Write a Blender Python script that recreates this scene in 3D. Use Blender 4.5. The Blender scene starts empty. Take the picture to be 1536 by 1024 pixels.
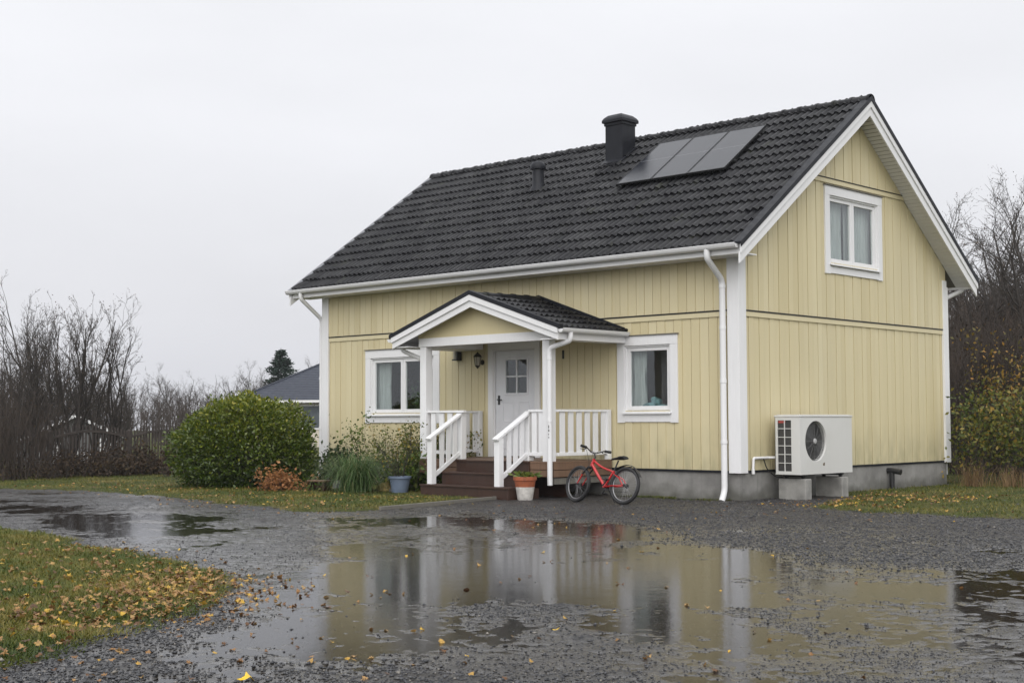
import bpy, math, random
import numpy as np
from mathutils import Vector, Matrix
R = math.radians
rng = np.random.default_rng(7)
random.seed(7)
SC = bpy.context.scene
COL = SC.collection

# ------------------------------------------------------------------ helpers
class MB:
    def __init__(s): s.v=[]; s.f=[]; s.n=0; s.a=[]
    def add(s, vs, fs, a=None):
        b=s.n; s.v.extend([tuple(map(float,p)) for p in vs]); s.f.extend([tuple(i+b for i in f) for f in fs]); s.n+=len(vs)
        s.a.extend([a if a is not None else 0.5]*len(vs)); return s
    def box(s, x0,x1,y0,y1,z0,z1,a=None):
        vs=[(x,y,z) for z in (z0,z1) for y in (y0,y1) for x in (x0,x1)]
        return s.add(vs,[(0,2,3,1),(4,5,7,6),(0,1,5,4),(2,6,7,3),(0,4,6,2),(1,3,7,5)],a)
    def boxf(s, fr, u0,u1,z0,z1,d0,d1,z1b=None,z0b=None,a=None):
        z1b=z1 if z1b is None else z1b; z0b=z0 if z0b is None else z0b
        vs=[fr(u0,z0,d0),fr(u1,z0b,d0),fr(u0,z0,d1),fr(u1,z0b,d1),fr(u0,z1,d0),fr(u1,z1b,d0),fr(u0,z1,d1),fr(u1,z1b,d1)]
        return s.add(vs,[(0,2,3,1),(4,5,7,6),(0,1,5,4),(2,6,7,3),(0,4,6,2),(1,3,7,5)],a)
    def beam(s, p, q, w, h, up=(0,0,1)):
        p=Vector(p);q=Vector(q);d=(q-p).normalized();sd=d.cross(Vector(up)).normalized();u=sd.cross(d)
        vs=[]
        for c in (p,q):
            for a,b in ((-1,-1),(1,-1),(1,1),(-1,1)): vs.append(c+sd*(a*w/2)+u*(b*h/2))
        return s.add(vs,[(0,1,2,3),(7,6,5,4),(0,4,5,1),(1,5,6,2),(2,6,7,3),(3,7,4,0)])
    def tube(s, pts, r, n=10, cap=True):
        pts=[Vector(p) for p in pts]; m=len(pts); rs=r if isinstance(r,(list,tuple)) else [r]*m
        vs=[];fs=[];prev=None
        for i,p in enumerate(pts):
            d=(pts[min(i+1,m-1)]-pts[max(i-1,0)])
            d=d.normalized() if d.length>1e-9 else Vector((0,0,1))
            if prev is None:
                ref=Vector((0,0,1)) if abs(d.z)<.9 else Vector((1,0,0)); a=d.cross(ref).normalized()
            else:
                a=(prev-d*prev.dot(d)); a=a.normalized() if a.length>1e-6 else d.orthogonal().normalized()
            prev=a;b=d.cross(a)
            for k in range(n):
                t=2*math.pi*k/n; vs.append(p+a*(math.cos(t)*rs[i])+b*(math.sin(t)*rs[i]))
        for i in range(m-1):
            for k in range(n):
                fs.append((i*n+k,i*n+(k+1)%n,(i+1)*n+(k+1)%n,(i+1)*n+k))
        if cap: fs.append(tuple(range(n-1,-1,-1))); fs.append(tuple((m-1)*n+k for k in range(n)))
        return s.add(vs,fs)
    def lathe(s, prof, c=(0,0,0), n=24, axis=(0,0,1), wob=0):
        ax=Vector(axis).normalized(); a=ax.orthogonal().normalized(); b=ax.cross(a); c=Vector(c); vs=[];fs=[]
        for r,z in prof:
            for k in range(n):
                t=2*math.pi*k/n; rr=r*(1+wob*math.sin(3*t+z*9)); vs.append(c+ax*z+a*(rr*math.cos(t))+b*(rr*math.sin(t)))
        for i in range(len(prof)-1):
            for k in range(n): fs.append((i*n+k,i*n+(k+1)%n,(i+1)*n+(k+1)%n,(i+1)*n+k))
        return s.add(vs,fs)
    def prism(s, poly, fr, d0, d1):
        n=len(poly); vs=[fr(u,z,d0) for u,z in poly]+[fr(u,z,d1) for u,z in poly]
        return s.add(vs,[tuple(range(n-1,-1,-1)),tuple(range(n,2*n))]+[(i,(i+1)%n,n+(i+1)%n,n+i) for i in range(n)])
    def build(s, name, m, parent=None, smooth=False, bevel=0, ang=40, attr=False):
        return mesh_obj(name, s.v, s.f, m, parent, smooth, bevel, ang, np.array(s.a) if attr else None)

def root_loc(o):
    l=Vector((0,0,0))
    while o: l+=o.location; o=o.parent
    return l

def mesh_obj(name, v, f, m, parent=None, smooth=False, bevel=0, ang=40, attr=None):
    me=bpy.data.meshes.new(name)
    v=np.asarray(v,dtype=np.float32).reshape(-1,3)
    if parent: v=v-np.array(root_loc(parent),dtype=np.float32)
    if isinstance(f,np.ndarray):
        k=f.shape[1]; nf=len(f)
        me.vertices.add(len(v)); me.vertices.foreach_set('co',v.ravel())
        me.loops.add(nf*k); me.loops.foreach_set('vertex_index',f.astype(np.int32).ravel())
        me.polygons.add(nf); me.polygons.foreach_set('loop_start',np.arange(0,nf*k,k,dtype=np.int32))
        me.update(calc_edges=True)
    else:
        me.from_pydata(v.tolist(),[],f)
        import bmesh
        bm=bmesh.new(); bm.from_mesh(me); bmesh.ops.recalc_face_normals(bm,faces=bm.faces); bm.to_mesh(me); bm.free()
    if attr is not None:
        at=me.attributes.new('rnd','FLOAT','POINT'); at.data.foreach_set('value',np.asarray(attr,dtype=np.float32))
    if smooth:
        me.polygons.foreach_set('use_smooth',np.ones(len(me.polygons),dtype=bool))
        if ang<180: me.set_sharp_from_angle(angle=R(ang))
    me.validate(); me.materials.append(m)
    o=bpy.data.objects.new(name,me); COL.objects.link(o)
    if parent: o.parent=parent
    if bevel:
        b=o.modifiers.new('bevel','BEVEL'); b.width=bevel; b.segments=2; b.limit_method='ANGLE'; b.angle_limit=R(50)
    return o

def tag(o,label=None,cat=None,group=None,kind=None):
    if label: o['label']=label
    if cat: o['category']=cat
    if group: o['group']=group
    if kind: o['kind']=kind
    return o
def thing(name,label,cat,loc=(0,0,0),group=None):
    o=bpy.data.objects.new(name,None); COL.objects.link(o); o.location=loc; o.empty_display_size=.2
    return tag(o,label,cat,group)
def copy_tree(o,parent=None):
    c=o.copy(); COL.objects.link(c); c.parent=parent
    for ch in o.children: copy_tree(ch,c)
    return c
def part_label(o,l): o['label']=l; return o

_tabs={}
def vn(x,y,sc,seed):
    if seed not in _tabs: _tabs[seed]=np.random.default_rng(seed).random((256,256))
    T=_tabs[seed]; x=np.asarray(x)/sc; y=np.asarray(y)/sc
    xi=np.floor(x).astype(int); yi=np.floor(y).astype(int); fx=x-xi; fy=y-yi
    fx=fx*fx*(3-2*fx); fy=fy*fy*(3-2*fy)
    g=lambda a,b:T[(xi+a)&255,(yi+b)&255]
    return (g(0,0)*(1-fx)+g(1,0)*fx)*(1-fy)+(g(0,1)*(1-fx)+g(1,1)*fx)*fy-.5
def fbm(x,y,sc,seed,o=3):
    r=0;a=1
    for i in range(o): r=r+a*vn(x,y,sc,seed+i*17); a*=.5; sc*=.47
    return r
def sdpoly(x,y,P):
    P=np.array(P); x=np.asarray(x,float); y=np.asarray(y,float)
    d=np.full(x.shape,1e9); ins=np.zeros(x.shape,bool)
    for i in range(len(P)):
        a=P[i]; b=P[(i+1)%len(P)]; e=b-a
        t=np.clip(((x-a[0])*e[0]+(y-a[1])*e[1])/(e@e),0,1)
        d=np.minimum(d,np.hypot(x-a[0]-t*e[0],y-a[1]-t*e[1]))
        c=((a[1]>y)!=(b[1]>y)); 
        with np.errstate(divide='ignore',invalid='ignore'):
            ins^= c&(x<(b[0]-a[0])*(y-a[1])/(b[1]-a[1]+1e-12)+a[0])
    return np.where(ins,d,-d)
def sst(a,b,x): t=np.clip((x-a)/(b-a),0,1); return t*t*(3-2*t)

# ------------------------------------------------------------------ materials
class M:
    """small node-tree builder"""
    def __init__(s,name):
        s.m=bpy.data.materials.new(name); s.m.use_nodes=True; s.t=s.m.node_tree; s.t.nodes.clear()
        s.out=s.t.nodes.new('ShaderNodeOutputMaterial')
    def n(s,typ,**k):
        nd=s.t.nodes.new('ShaderNode'+typ)
        for a,b in k.items():
            if a.startswith('i_'): 
                key=a[2:].replace('_',' ')
                nd.inputs[int(key) if key.isdigit() else key].default_value=b
            else: setattr(nd,a,b)
        return nd
    def l(s,a,b): s.t.links.new(a,b)
    def coord(s,scale=(1,1,1),obj=True):
        g=s.n('NewGeometry'); mp=s.n('Mapping'); mp.inputs['Scale'].default_value=scale
        s.l(g.outputs['Position'],mp.inputs['Vector']); return mp.outputs[0]
    def noise(s,scale,vec=None,detail=4,rough=.55,dist=0):
        n=s.n('TexNoise'); n.inputs['Scale'].default_value=scale; n.inputs['Detail'].default_value=detail
        n.inputs['Roughness'].default_value=rough; n.inputs['Distortion'].default_value=dist
        s.l(vec if vec is not None else s.coord(),n.inputs['Vector']); return n.outputs[0]
    def ramp(s,fac,stops,interp='LINEAR'):
        r=s.n('ValToRGB'); r.color_ramp.interpolation=interp; e=r.color_ramp.elements
        while len(e)<len(stops): e.new(.5)
        for i,(p,c) in enumerate(stops):
            e[i].position=p; e[i].color=(*c,1) if len(c)==3 else c
        s.l(fac,r.inputs[0]); return r.outputs[0]
    def mix(s,fac,a,b,mode='MIX'):
        x=s.n('Mix',data_type='RGBA',blend_type=mode)
        for v,i in ((fac,0),(a,6),(b,7)):
            if isinstance(v,(int,float)): x.inputs[i].default_value=v
            elif isinstance(v,tuple): x.inputs[i].default_value=(*v,1)
            else: s.l(v,x.inputs[i])
        return x.outputs[2]
    def math(s,op,a,b=0,c=None):
        x=s.n('Math',operation=op)
        for i,v in enumerate((a,b)):
            if isinstance(v,(int,float)): x.inputs[i].default_value=v
            else: s.l(v,x.inputs[i])
        return x.outputs[0]
    def rng(s,v,a,b,c,d):
        x=s.n('MapRange'); x.inputs[1].default_value=a;x.inputs[2].default_value=b;x.inputs[3].default_value=c;x.inputs[4].default_value=d
        s.l(v,x.inputs[0]); return x.outputs[0]
    def bump(s,h,strength,dist,prev=None):
        b=s.n('Bump'); b.inputs['Strength'].default_value=strength; b.inputs['Distance'].default_value=dist
        s.l(h,b.inputs['Height'])
        if prev is not None: s.l(prev,b.inputs['Normal'])
        return b.outputs[0]
    def finish(s,col,rough,bump=None,metal=0,spec=.5,coat=0,trans=None):
        p=s.n('BsdfPrincipled')
        for v,k in ((col,'Base Color'),(rough,'Roughness'),(metal,'Metallic'),(spec,'Specular IOR Level'),(coat,'Coat Weight')):
            if isinstance(v,(int,float)): p.inputs[k].default_value=v
            elif isinstance(v,tuple): p.inputs[k].default_value=(*v,1)
            else: s.l(v,p.inputs[k])
        if bump is not None: s.l(bump,p.inputs['Normal'])
        sh=p.outputs[0]
        if trans:
            tr=s.n('BsdfTranslucent'); 
            if isinstance(col,tuple): tr.inputs[0].default_value=(*col,1)
            else: s.l(col,tr.inputs[0])
            mx=s.n('MixShader'); mx.inputs[0].default_value=trans; s.l(sh,mx.inputs[1]); s.l(tr.outputs[0],mx.inputs[2]); sh=mx.outputs[0]
        s.l(sh,s.out.inputs[0]); return s.m
def sc3(c,k): return tuple(x*k for x in c)
def simple(name,col,rough=.5,var=.15,scale=8,metal=0,bump=.0,spec=.5,coat=0,stretch=(1,1,1)):
    m=M(name); v=m.coord(stretch); n=m.noise(scale,v)
    c=m.ramp(n,[(.3,sc3(col,1-var)),(.7,sc3(col,1+var))])
    b=m.bump(m.noise(scale*6,v),bump,.01) if bump else None
    r=m.rng(m.noise(scale*2,v),.3,.7,max(.02,rough-.08),min(1,rough+.08))
    return m.finish(c,r,b,metal,spec,coat)
def leafmat(name,stops,rough=.45,trans=.25,spec=.4):
    m=M(name); a=m.n('Attribute',attribute_name='rnd'); c=m.ramp(a.outputs['Fac'],stops)
    return m.finish(c,rough,None,0,spec,0,trans)

def paint(name,col,dirt,dcol,wear=0,pv=.05,rough=.45):
    m=M(name); v=m.coord(); vs=m.coord((9,9,.7)); g=m.noise(3,vs,6,.6); l=m.noise(.9,v,4)
    c=m.ramp(g,[(.25,sc3(col,1-pv)),(.75,sc3(col,1+pv*.6))])
    c=m.mix(m.rng(l,.35,.75,0,dirt),c,dcol)
    sp=m.rng(m.noise(30,m.coord((1,1,.5)),5,.7),.66,.78,0,wear)
    if wear: c=m.mix(sp,c,(.22,.2,.18))
    return m.finish(c,m.rng(g,.3,.7,rough-.07,rough+.1),m.bump(g,.12,.004))

# siding: random tone per board, faint streaks, dirt near the ground
def siding_mat():
    m=M('yellow_board_paint'); a=m.n('Attribute',attribute_name='rnd'); vs=m.coord((14,14,.5)); g=m.noise(2.5,vs,6,.65)
    c=m.ramp(a.outputs['Fac'],[(0,(.55,.475,.28)),(.5,(.60,.525,.325)),(1,(.64,.57,.37))])
    c=m.mix(m.rng(g,.35,.8,0,.16),c,(.45,.385,.25))
    big=m.noise(.55,m.coord((1,1,.6)),5,.6); c=m.mix(m.rng(big,.45,.72,0,.28),c,(.50,.455,.32))
    sp=m.n('SeparateXYZ'); gg=m.n('NewGeometry'); m.l(gg.outputs['Position'],sp.inputs[0])
    low=m.math('MULTIPLY',m.rng(sp.outputs[2],.5,1.3,.8,0),m.rng(m.noise(5,m.coord((1,1,.4)),5),.3,.75,0,1))
    c=m.mix(low,c,(.30,.28,.17))
    st=m.rng(m.noise(6,m.coord((5,5,.25)),6,.7),.58,.78,0,.38); c=m.mix(st,c,(.36,.325,.20))
    return m.finish(c,m.rng(g,.3,.7,.42,.6),m.bump(g,.2,.003))
SID=siding_mat()
WHITE=paint('white_paint',(.74,.74,.75),.18,(.56,.56,.54),.5)
WHITE2=paint('white_rail_paint',(.77,.77,.785),.34,(.50,.52,.47),.85)
PIPEW=paint('white_coated_metal',(.72,.72,.73),.2,(.55,.55,.53),.35,rough=.35)
DOORW=simple('door_paint',(.66,.67,.70),.35,.04,3)
BLACKM=simple('black_sheet_metal',(.012,.013,.017),.45,.25,5,spec=.22)
def tile_mat():
    m=M('roof_tile'); v=m.coord(); a=m.n('Attribute',attribute_name='rnd')
    c=m.ramp(a.outputs['Fac'],[(0,(.006,.006,.008)),(.6,(.012,.012,.014)),(1,(.021,.021,.023))])
    n=m.noise(7,v,6,.65); c=m.mix(m.rng(n,.5,.8,0,.5),c,(.034,.036,.032))
    g=m.noise(120,v,3); 
    r=m.rng(m.noise(3,v,4),.3,.7,.30,.56)
    mo=m.noise(1.7,v,6,.7); c=m.mix(m.rng(mo,.60,.74,0,.6),c,(.035,.04,.018)); c=m.mix(m.rng(m.noise(60,v,3,.6),.68,.78,0,.5),c,(.09,.09,.085))
    return m.finish(c,r,m.bump(g,.25,.004),0,.2)
TILE=tile_mat()
def concrete():
    m=M('plinth_concrete'); v=m.coord(); n=m.noise(1.6,v,7,.65); f=m.noise(40,v,4)
    c=m.ramp(n,[(.25,(.13,.125,.12)),(.5,(.21,.205,.195)),(.75,(.29,.285,.27))])
    sp=m.n('SeparateXYZ'); gg=m.n('NewGeometry'); m.l(gg.outputs['Position'],sp.inputs[0])
    edge=m.math('ADD',sp.outputs[2],m.rng(m.noise(3,v,5),.2,.8,-.16,.16))
    c=m.mix(m.rng(edge,.02,.22,.75,0),c,(.075,.075,.06))
    c=m.mix(m.rng(m.noise(9,m.coord((1,1,.15)),5,.6),.55,.75,0,.4),c,(.1,.1,.095))
    return m.finish(c,.75,m.bump(m.math('ADD',n,m.math('MULTIPLY',f,.4)),.35,.02))
CONC=concrete()
BLOCK=simple('block_concrete',(.25,.245,.23),.85,.3,4,bump=.5)
WOOD=paint('brown_stained_wood',(.050,.024,.016),.5,(.028,.016,.012),.25,pv=.35,rough=.4)  # brown darkened further to put the shade over the steps into the colour
WOOD2=paint('worn_brown_wood',(.17,.10,.062),.5,(.09,.06,.045),.3,pv=.3,rough=.55)
GREYW=paint('grey_old_timber',(.16,.15,.13),.4,(.07,.07,.06),.3,pv=.3,rough=.8)
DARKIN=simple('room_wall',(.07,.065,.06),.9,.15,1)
DARKMAT=simple('black_plastic',(.018,.018,.019),.4,.2,10)
RUBBER=simple('tyre_rubber',(.016,.016,.017),.65,.25,30,bump=.3)
STEEL=simple('polished_metal',(.6,.6,.61),.25,.1,10,metal=1)
REDP=simple('red_bicycle_paint',(.42,.008,.010),.22,.1,8,coat=.6)
UNITW=paint('cream_unit_enamel',(.60,.60,.585),.35,(.50,.49,.45),.1,pv=.03,rough=.35)
FIN=simple('dark_fins',(.040,.039,.037),.6,.25,40)
def glassmat(name,k=1.6,tint=(.86,.9,.9)):
    m=M(name); ge=m.n('NewGeometry'); dt=m.n('VectorMath',operation='DOT_PRODUCT'); m.l(ge.outputs['Incoming'],dt.inputs[0]); m.l(ge.outputs['Normal'],dt.inputs[1])
    q=m.math('POWER',m.math('SUBTRACT',1,m.math('ABSOLUTE',dt.outputs['Value'])),5)
    f=m.math('MINIMUM',m.math('MULTIPLY',m.math('ADD',.042,m.math('MULTIPLY',q,.95)),k),1.0)
    t=m.n('BsdfTransparent'); t.inputs[0].default_value=(*tint,1)
    g=m.n('BsdfGlossy'); g.inputs['Roughness'].default_value=.012; g.inputs[0].default_value=(.97,.98,1,1)
    bp=m.bump(m.noise(1.3,m.coord(),2),.06,.05); m.l(bp,g.inputs['Normal'])
    mx=m.n('MixShader'); m.l(f,mx.inputs[0]); m.l(t.outputs[0],mx.inputs[1]); m.l(g.outputs[0],mx.inputs[2]); m.l(mx.outputs[0],m.out.inputs[0])
    return m.m
GLASS=glassmat('window_glass',1.35,(.93,.96,.95))
CURT_SHEEN=M('curtain_and_sheen_cloth'); _c=CURT_SHEEN.ramp(CURT_SHEEN.noise(4,CURT_SHEEN.coord((6,6,.4))),[(.3,(.5,.52,.52)),(.7,(.68,.7,.7))]); CURT_SHEEN=CURT_SHEEN.finish(_c,.9,None,0,.2,0,.35)
BARK=simple('wet_bark',(.038,.032,.028),.85,.4,9,bump=.4,stretch=(3,3,.6))
TWIG=simple('twig_bark',(.040,.033,.028),.8,.35,3)
TWIGR=simple('reddish_twig_bark',(.050,.037,.029),.8,.35,2)

# ------------------------------------------------------------------ camera
CAM=Vector((13.02765,-19.32421,1.36076))
r2=Vector((.726796,.686845,-.003364)); u2=Vector((.041664,-.039198,.998363)); fw=Vector((-.685588,.725746,.057105))
cd=bpy.data.cameras.new('camera'); cam=bpy.data.objects.new('camera',cd); COL.objects.link(cam)
mt=Matrix((r2,u2,-fw)).transposed().to_4x4(); mt.translation=CAM; cam.matrix_world=mt
cd.lens=2058.1*36/1536; cd.sensor_width=36; cd.clip_start=.1; cd.clip_end=3000; SC.camera=cam
def at(px,dist,z=0):   # bearing helper used when surveying background positions
    d=fw*1+r2*((px-768)/2058.1); h=Vector((d.x,d.y,0)).normalized()
    return Vector((CAM.x+h.x*dist,CAM.y+h.y*dist,z))

# ------------------------------------------------------------------ light
SC.view_settings.view_transform='Standard'; SC.view_settings.look='None'; SC.view_settings.exposure=.13; SC.view_settings.gamma=1
w=bpy.data.worlds.new('World'); SC.world=w; w.use_nodes=True; nt=w.node_tree; nt.nodes.clear()
SUN_AZ=R(142); SUN_EL=R(38)
wo=nt.nodes.new('ShaderNodeOutputWorld'); bg=nt.nodes.new('ShaderNodeBackground'); bg2=nt.nodes.new('ShaderNodeBackground'); ad=nt.nodes.new('ShaderNodeAddShader')
sky=nt.nodes.new('ShaderNodeTexSky'); sky.sky_type='NISHITA'; sky.sun_disc=False; sky.sun_elevation=SUN_EL; sky.sun_rotation=SUN_AZ; sky.dust_density=5; sky.air_density=1.5
bg.inputs[1].default_value=.006; nt.links.new(sky.outputs[0],bg.inputs[0])
tc=nt.nodes.new('ShaderNodeTexCoord'); sx=nt.nodes.new('ShaderNodeSeparateXYZ'); nt.links.new(tc.outputs['Generated'],sx.inputs[0])
rp=nt.nodes.new('ShaderNodeValToRGB'); e=rp.color_ramp.elements; e.new(.1);e.new(.2);e.new(.3)
for i,(p,c) in enumerate([(0,(.66,.67,.715)),(.08,(.72,.725,.765)),(.2,(.80,.805,.84)),(.34,(.87,.875,.905)),(1,(1.3,1.31,1.34))]): e[i].position=p; e[i].color=(*c,1)
nt.links.new(sx.outputs[2],rp.inputs[0])
nz=nt.nodes.new('ShaderNodeTexNoise'); nz.inputs['Scale'].default_value=1.9; nz.inputs['Detail'].default_value=5; nz.inputs['Roughness'].default_value=.5
mpn=nt.nodes.new('ShaderNodeMapping'); mpn.inputs['Scale'].default_value=(1,1,3.0); nt.links.new(tc.outputs['Generated'],mpn.inputs[0]); nt.links.new(mpn.outputs[0],nz.inputs[0])
mr=nt.nodes.new('ShaderNodeMapRange'); mr.inputs[1].default_value=.3;mr.inputs[2].default_value=.7;mr.inputs[3].default_value=.93;mr.inputs[4].default_value=1.06; nt.links.new(nz.outputs[0],mr.inputs[0])
mm=nt.nodes.new('ShaderNodeVectorMath'); mm.operation='SCALE'; nt.links.new(rp.outputs[0],mm.inputs[0]); nt.links.new(mr.outputs[0],mm.inputs['Scale'])
nt.links.new(mm.outputs[0],bg2.inputs[0]); bg2.inputs[1].default_value=.97
nt.links.new(bg.outputs[0],ad.inputs[0]); nt.links.new(bg2.outputs[0],ad.inputs[1]); nt.links.new(ad.outputs[0],wo.inputs[0])
sl=bpy.data.lights.new('sun','SUN'); so=bpy.data.objects.new('sun',sl); COL.objects.link(so)
sl.energy=2.1; sl.angle=R(75); sl.color=(1,.985,.96)
sd=Vector((math.sin(SUN_AZ)*math.cos(SUN_EL),math.cos(SUN_AZ)*math.cos(SUN_EL),math.sin(SUN_EL)))
so.rotation_euler=sd.to_track_quat('Z','Y').to_euler(); so.location=(10,-30,30)

# ------------------------------------------------------------------ ground
PA=[(-2.4,-6.97),(-1.4,-5.03),(1.16,-5.06),(2.69,-5.48),(6.0,-8.03),(7.35,-10.3),(7.1,-11.47),(6.11,-11.41),(5.55,-11.92),(5.02,-12.39),(3.89,-12.0)]
PB=[(6.51,-12.0),(6.9,-11.2),(7.59,-11.03),(9.39,-12.04),(9.35,-12.72),(8.15,-13.17),(7.33,-12.99)]
PC=[(-11,-7.8),(-4.67,-7.45),(-0.4,-8.57),(3.97,-11.93),(4.18,-12.89),(1.0,-11.64),(-3.28,-10.39),(-9,-8.6)]
PD=[(5.95,-8.08),(7.9,-6.3),(12,-9),(11,-13.16),(9.35,-12.72),(7.88,-10.98)]
L1=[(-40,-9.6),(-9,-10.6),(-3.78,-11.04),(-2.7,-11.05),(-.79,-11.51),(.53,-11.73),(1.69,-12.08),(2.82,-12.53),(3.62,-12.88),(4.38,-13.52),(4.61,-14.0),(4.65,-14.38),(4.9,-14.88),(5.05,-15.24),(5.2,-15.7),(5.6,-18),(5,-30),(-60,-30)]
L2=[(-60,-8),(-30,-7.5),(-13.75,-6.13),(-11.87,-5.26),(-8.55,-5.55),(-5.65,-6.16),(-3.91,-6.4),(-3.0,-6.15),(-2.83,-5.5),(-3.35,-2.4),(-3.4,.5),(-10.8,.5),(-11,8),(-11,90),(-140,120),(-140,0)]
L3=[(1.15,1.6),(1.5,-.2),(1.93,-.81),(2.88,-1.2),(3.94,-1.03),(5.32,-1.25),(8,-1.5),(25,-1),(60,90),(-11,90),(-11,7.7),(.1,7.7),(.1,3.2)]
PE_=[(-1,-10.2),(4.4,-12.3),(6.2,-12.2),(6.4,-11.4),(7.6,-11.3),(8.6,-11.5),(9.6,-12.2),(9.3,-13.4),(7.7,-14.4),(5.6,-14.4),(4.6,-13.4),(2.5,-12.2)]
WATER_Z=-.022
def lawn_sd(x,y):
    n=fbm(x,y,.9,91,3)*.45+fbm(x,y,.25,95,2)*.16
    return sdpoly(x,y,L1)+n+.22*sst(-1,3,np.asarray(x)+0*n), sdpoly(x,y,L2)+n*.8, sdpoly(x,y,L3)+n
def hgt(x,y):
    n=fbm(x,y,1.9,11,3)*.030+fbm(x,y,.42,31,3)*.014
    fine=fbm(x,y,.085,51,2)*(.013+.006*sst(-.4,.3,fbm(x,y,2.2,57,2)))
    dep=.034*sst(-.6,.35,sdpoly(x,y,PA)+fbm(x,y,.8,71,2)*.4)
    dep=np.maximum(dep,.028*sst(-.4,.4,sdpoly(x,y,PB)+fbm(x,y,.8,72,2)*.35))
    dep=np.maximum(dep,.024*sst(-.9,.5,sdpoly(x,y,PC)+fbm(x,y,1.0,73,2)*.5))
    dep=np.maximum(dep,.028*sst(-.6,.5,sdpoly(x,y,PD)+fbm(x,y,1.0,74,2)*.5))
    dep=np.maximum(dep,.026*sst(-.6,.5,sdpoly(x,y,PE_)+fbm(x,y,1.1,75,2)*.5))
    dep=np.maximum(dep,.0155*sst(-1.5,.8,np.minimum(-4.6-y,14-x)))
    near=sst(-4.2,-2.6,y+0*x); 
    h=.004-dep+n*(1-.6*near)*.8+fine
    a,b,c=lawn_sd(x,y)
    s=np.maximum(np.maximum(a,b),c)
    lawn=sst(-.25,.6,s)*(.035+fbm(x,y,.7,81,3)*.03)
    lawn=lawn+sst(0,3,a)*.05
    return h*(1-sst(-.1,.3,s))+lawn

def fan_grid(a0,a1,na,r0,r1,nr,skew=0):
    az0=math.atan2(fw.y,fw.x); aa=az0+np.linspace(R(a0),R(a1),na); rr=np.exp(np.linspace(math.log(r0),math.log(r1),nr))
    A,RR=np.meshgrid(aa,rr); X=CAM.x+RR*np.cos(A); Y=CAM.y+RR*np.sin(A); return X,Y
X,Y=fan_grid(-38,38,900,3.4,75,1200)
H=hgt(X,Y); a,b,c=lawn_sd(X,Y); MS=np.maximum(np.maximum(a,b),c)
nr_,na_=X.shape; idx=np.arange(nr_*na_).reshape(nr_,na_)
F=np.stack([idx[:-1,:-1],idx[:-1,1:],idx[1:,1:],idx[1:,:-1]],-1).reshape(-1,4)[:,::-1]
fm=((MS[:-1,:-1]+MS[1:,1:])/2>0).reshape(-1)
V=np.stack([X,Y,H],-1).reshape(-1,3)
def sub(V,F):
    u,inv=np.unique(F.ravel(),return_inverse=True); return V[u],inv.reshape(F.shape)
def gravel_mat():
    m=M('wet_gravel'); v=m.coord()
    vo=m.n('TexVoronoi',feature='F1'); vo.inputs['Scale'].default_value=46; vo.inputs['Randomness'].default_value=1; m.l(v,vo.inputs['Vector'])
    vo2=m.n('TexVoronoi',feature='F1'); vo2.inputs['Scale'].default_value=110; m.l(v,vo2.inputs['Vector'])
    hs=m.n('SeparateColor'); m.l(vo.outputs['Color'],hs.inputs[0])
    c=m.ramp(hs.outputs[0],[(0,(.011,.012,.014)),(.45,(.022,.023,.027)),(.8,(.040,.041,.045)),(.96,(.075,.073,.07)),(1,(.14,.13,.12))])
    big=m.noise(.45,v,4); c=m.mix(m.rng(big,.42,.62,0,.6),c,(.034,.029,.022),'MIX')
    sp=m.n('SeparateXYZ'); gg=m.n('NewGeometry'); m.l(gg.outputs['Position'],sp.inputs[0])
    # fine tracked dirt nearer the house is browner
    br=m.math('MULTIPLY',m.rng(sp.outputs[1],-7,-3.5,0,.55),m.rng(m.noise(1.1,v,4),.3,.7,.4,1)); c=m.mix(br,c,(.040,.032,.024))
    h=m.math('ADD',m.math('MULTIPLY',vo.outputs['Distance'],-1),m.math('MULTIPLY',vo2.outputs['Distance'],-.5))
    wa=m.n('Attribute',attribute_name='rnd').outputs['Fac']
    dry=m.rng(m.noise(.8,v,5,.6),.35,.65,.30,.52); wet=m.mix(wa,dry,(.10,.10,.10)); wet=m.math('MULTIPLY',wet,1)
    c=m.mix(m.math('MULTIPLY',wa,.55),c,(.030,.025,.018))
    b=m.n('Bump'); b.inputs['Distance'].default_value=.012; m.l(h,b.inputs['Height']); m.l(m.rng(wa,0,1,.8,.16),b.inputs['Strength'])
    return m.finish(c,wet,b.outputs[0],0,m.rng(wa,0,1,.28,.55))
GRAVEL=gravel_mat()
def lawn_mat():
    m=M('mossy_turf'); v=m.coord(); n=m.noise(1.1,v,6,.6); f=m.noise(28,v,5,.7)
    c=m.ramp(n,[(.3,(.026,.042,.006)),(.5,(.055,.066,.012)),(.7,(.12,.095,.028))])
    c=m.mix(m.rng(f,.4,.65,0,.6),c,(.035,.03,.014))
    return m.finish(c,.9,m.bump(f,.8,.03),0,.2)
LAWN=lawn_mat()
v_,f_=sub(V,F[~fm]); dr=mesh_obj('gravel_driveway',v_,f_,GRAVEL,smooth=True,ang=180,attr=sst(.026,.0,v_[:,2]-WATER_Z)); tag(dr,kind='structure')
v_,f_=sub(V,F[fm]); lw=mesh_obj('lawn_ground',v_,f_,LAWN,smooth=True,ang=180); tag(lw,kind='structure')
g=MB(); S=180; g.add([(-S,-S,-.09),(S,-S,-.09),(S,S,-.09),(-S,S,-.09)],[(0,1,2,3)]); tag(g.build('ground',LAWN),kind='structure')
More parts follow.
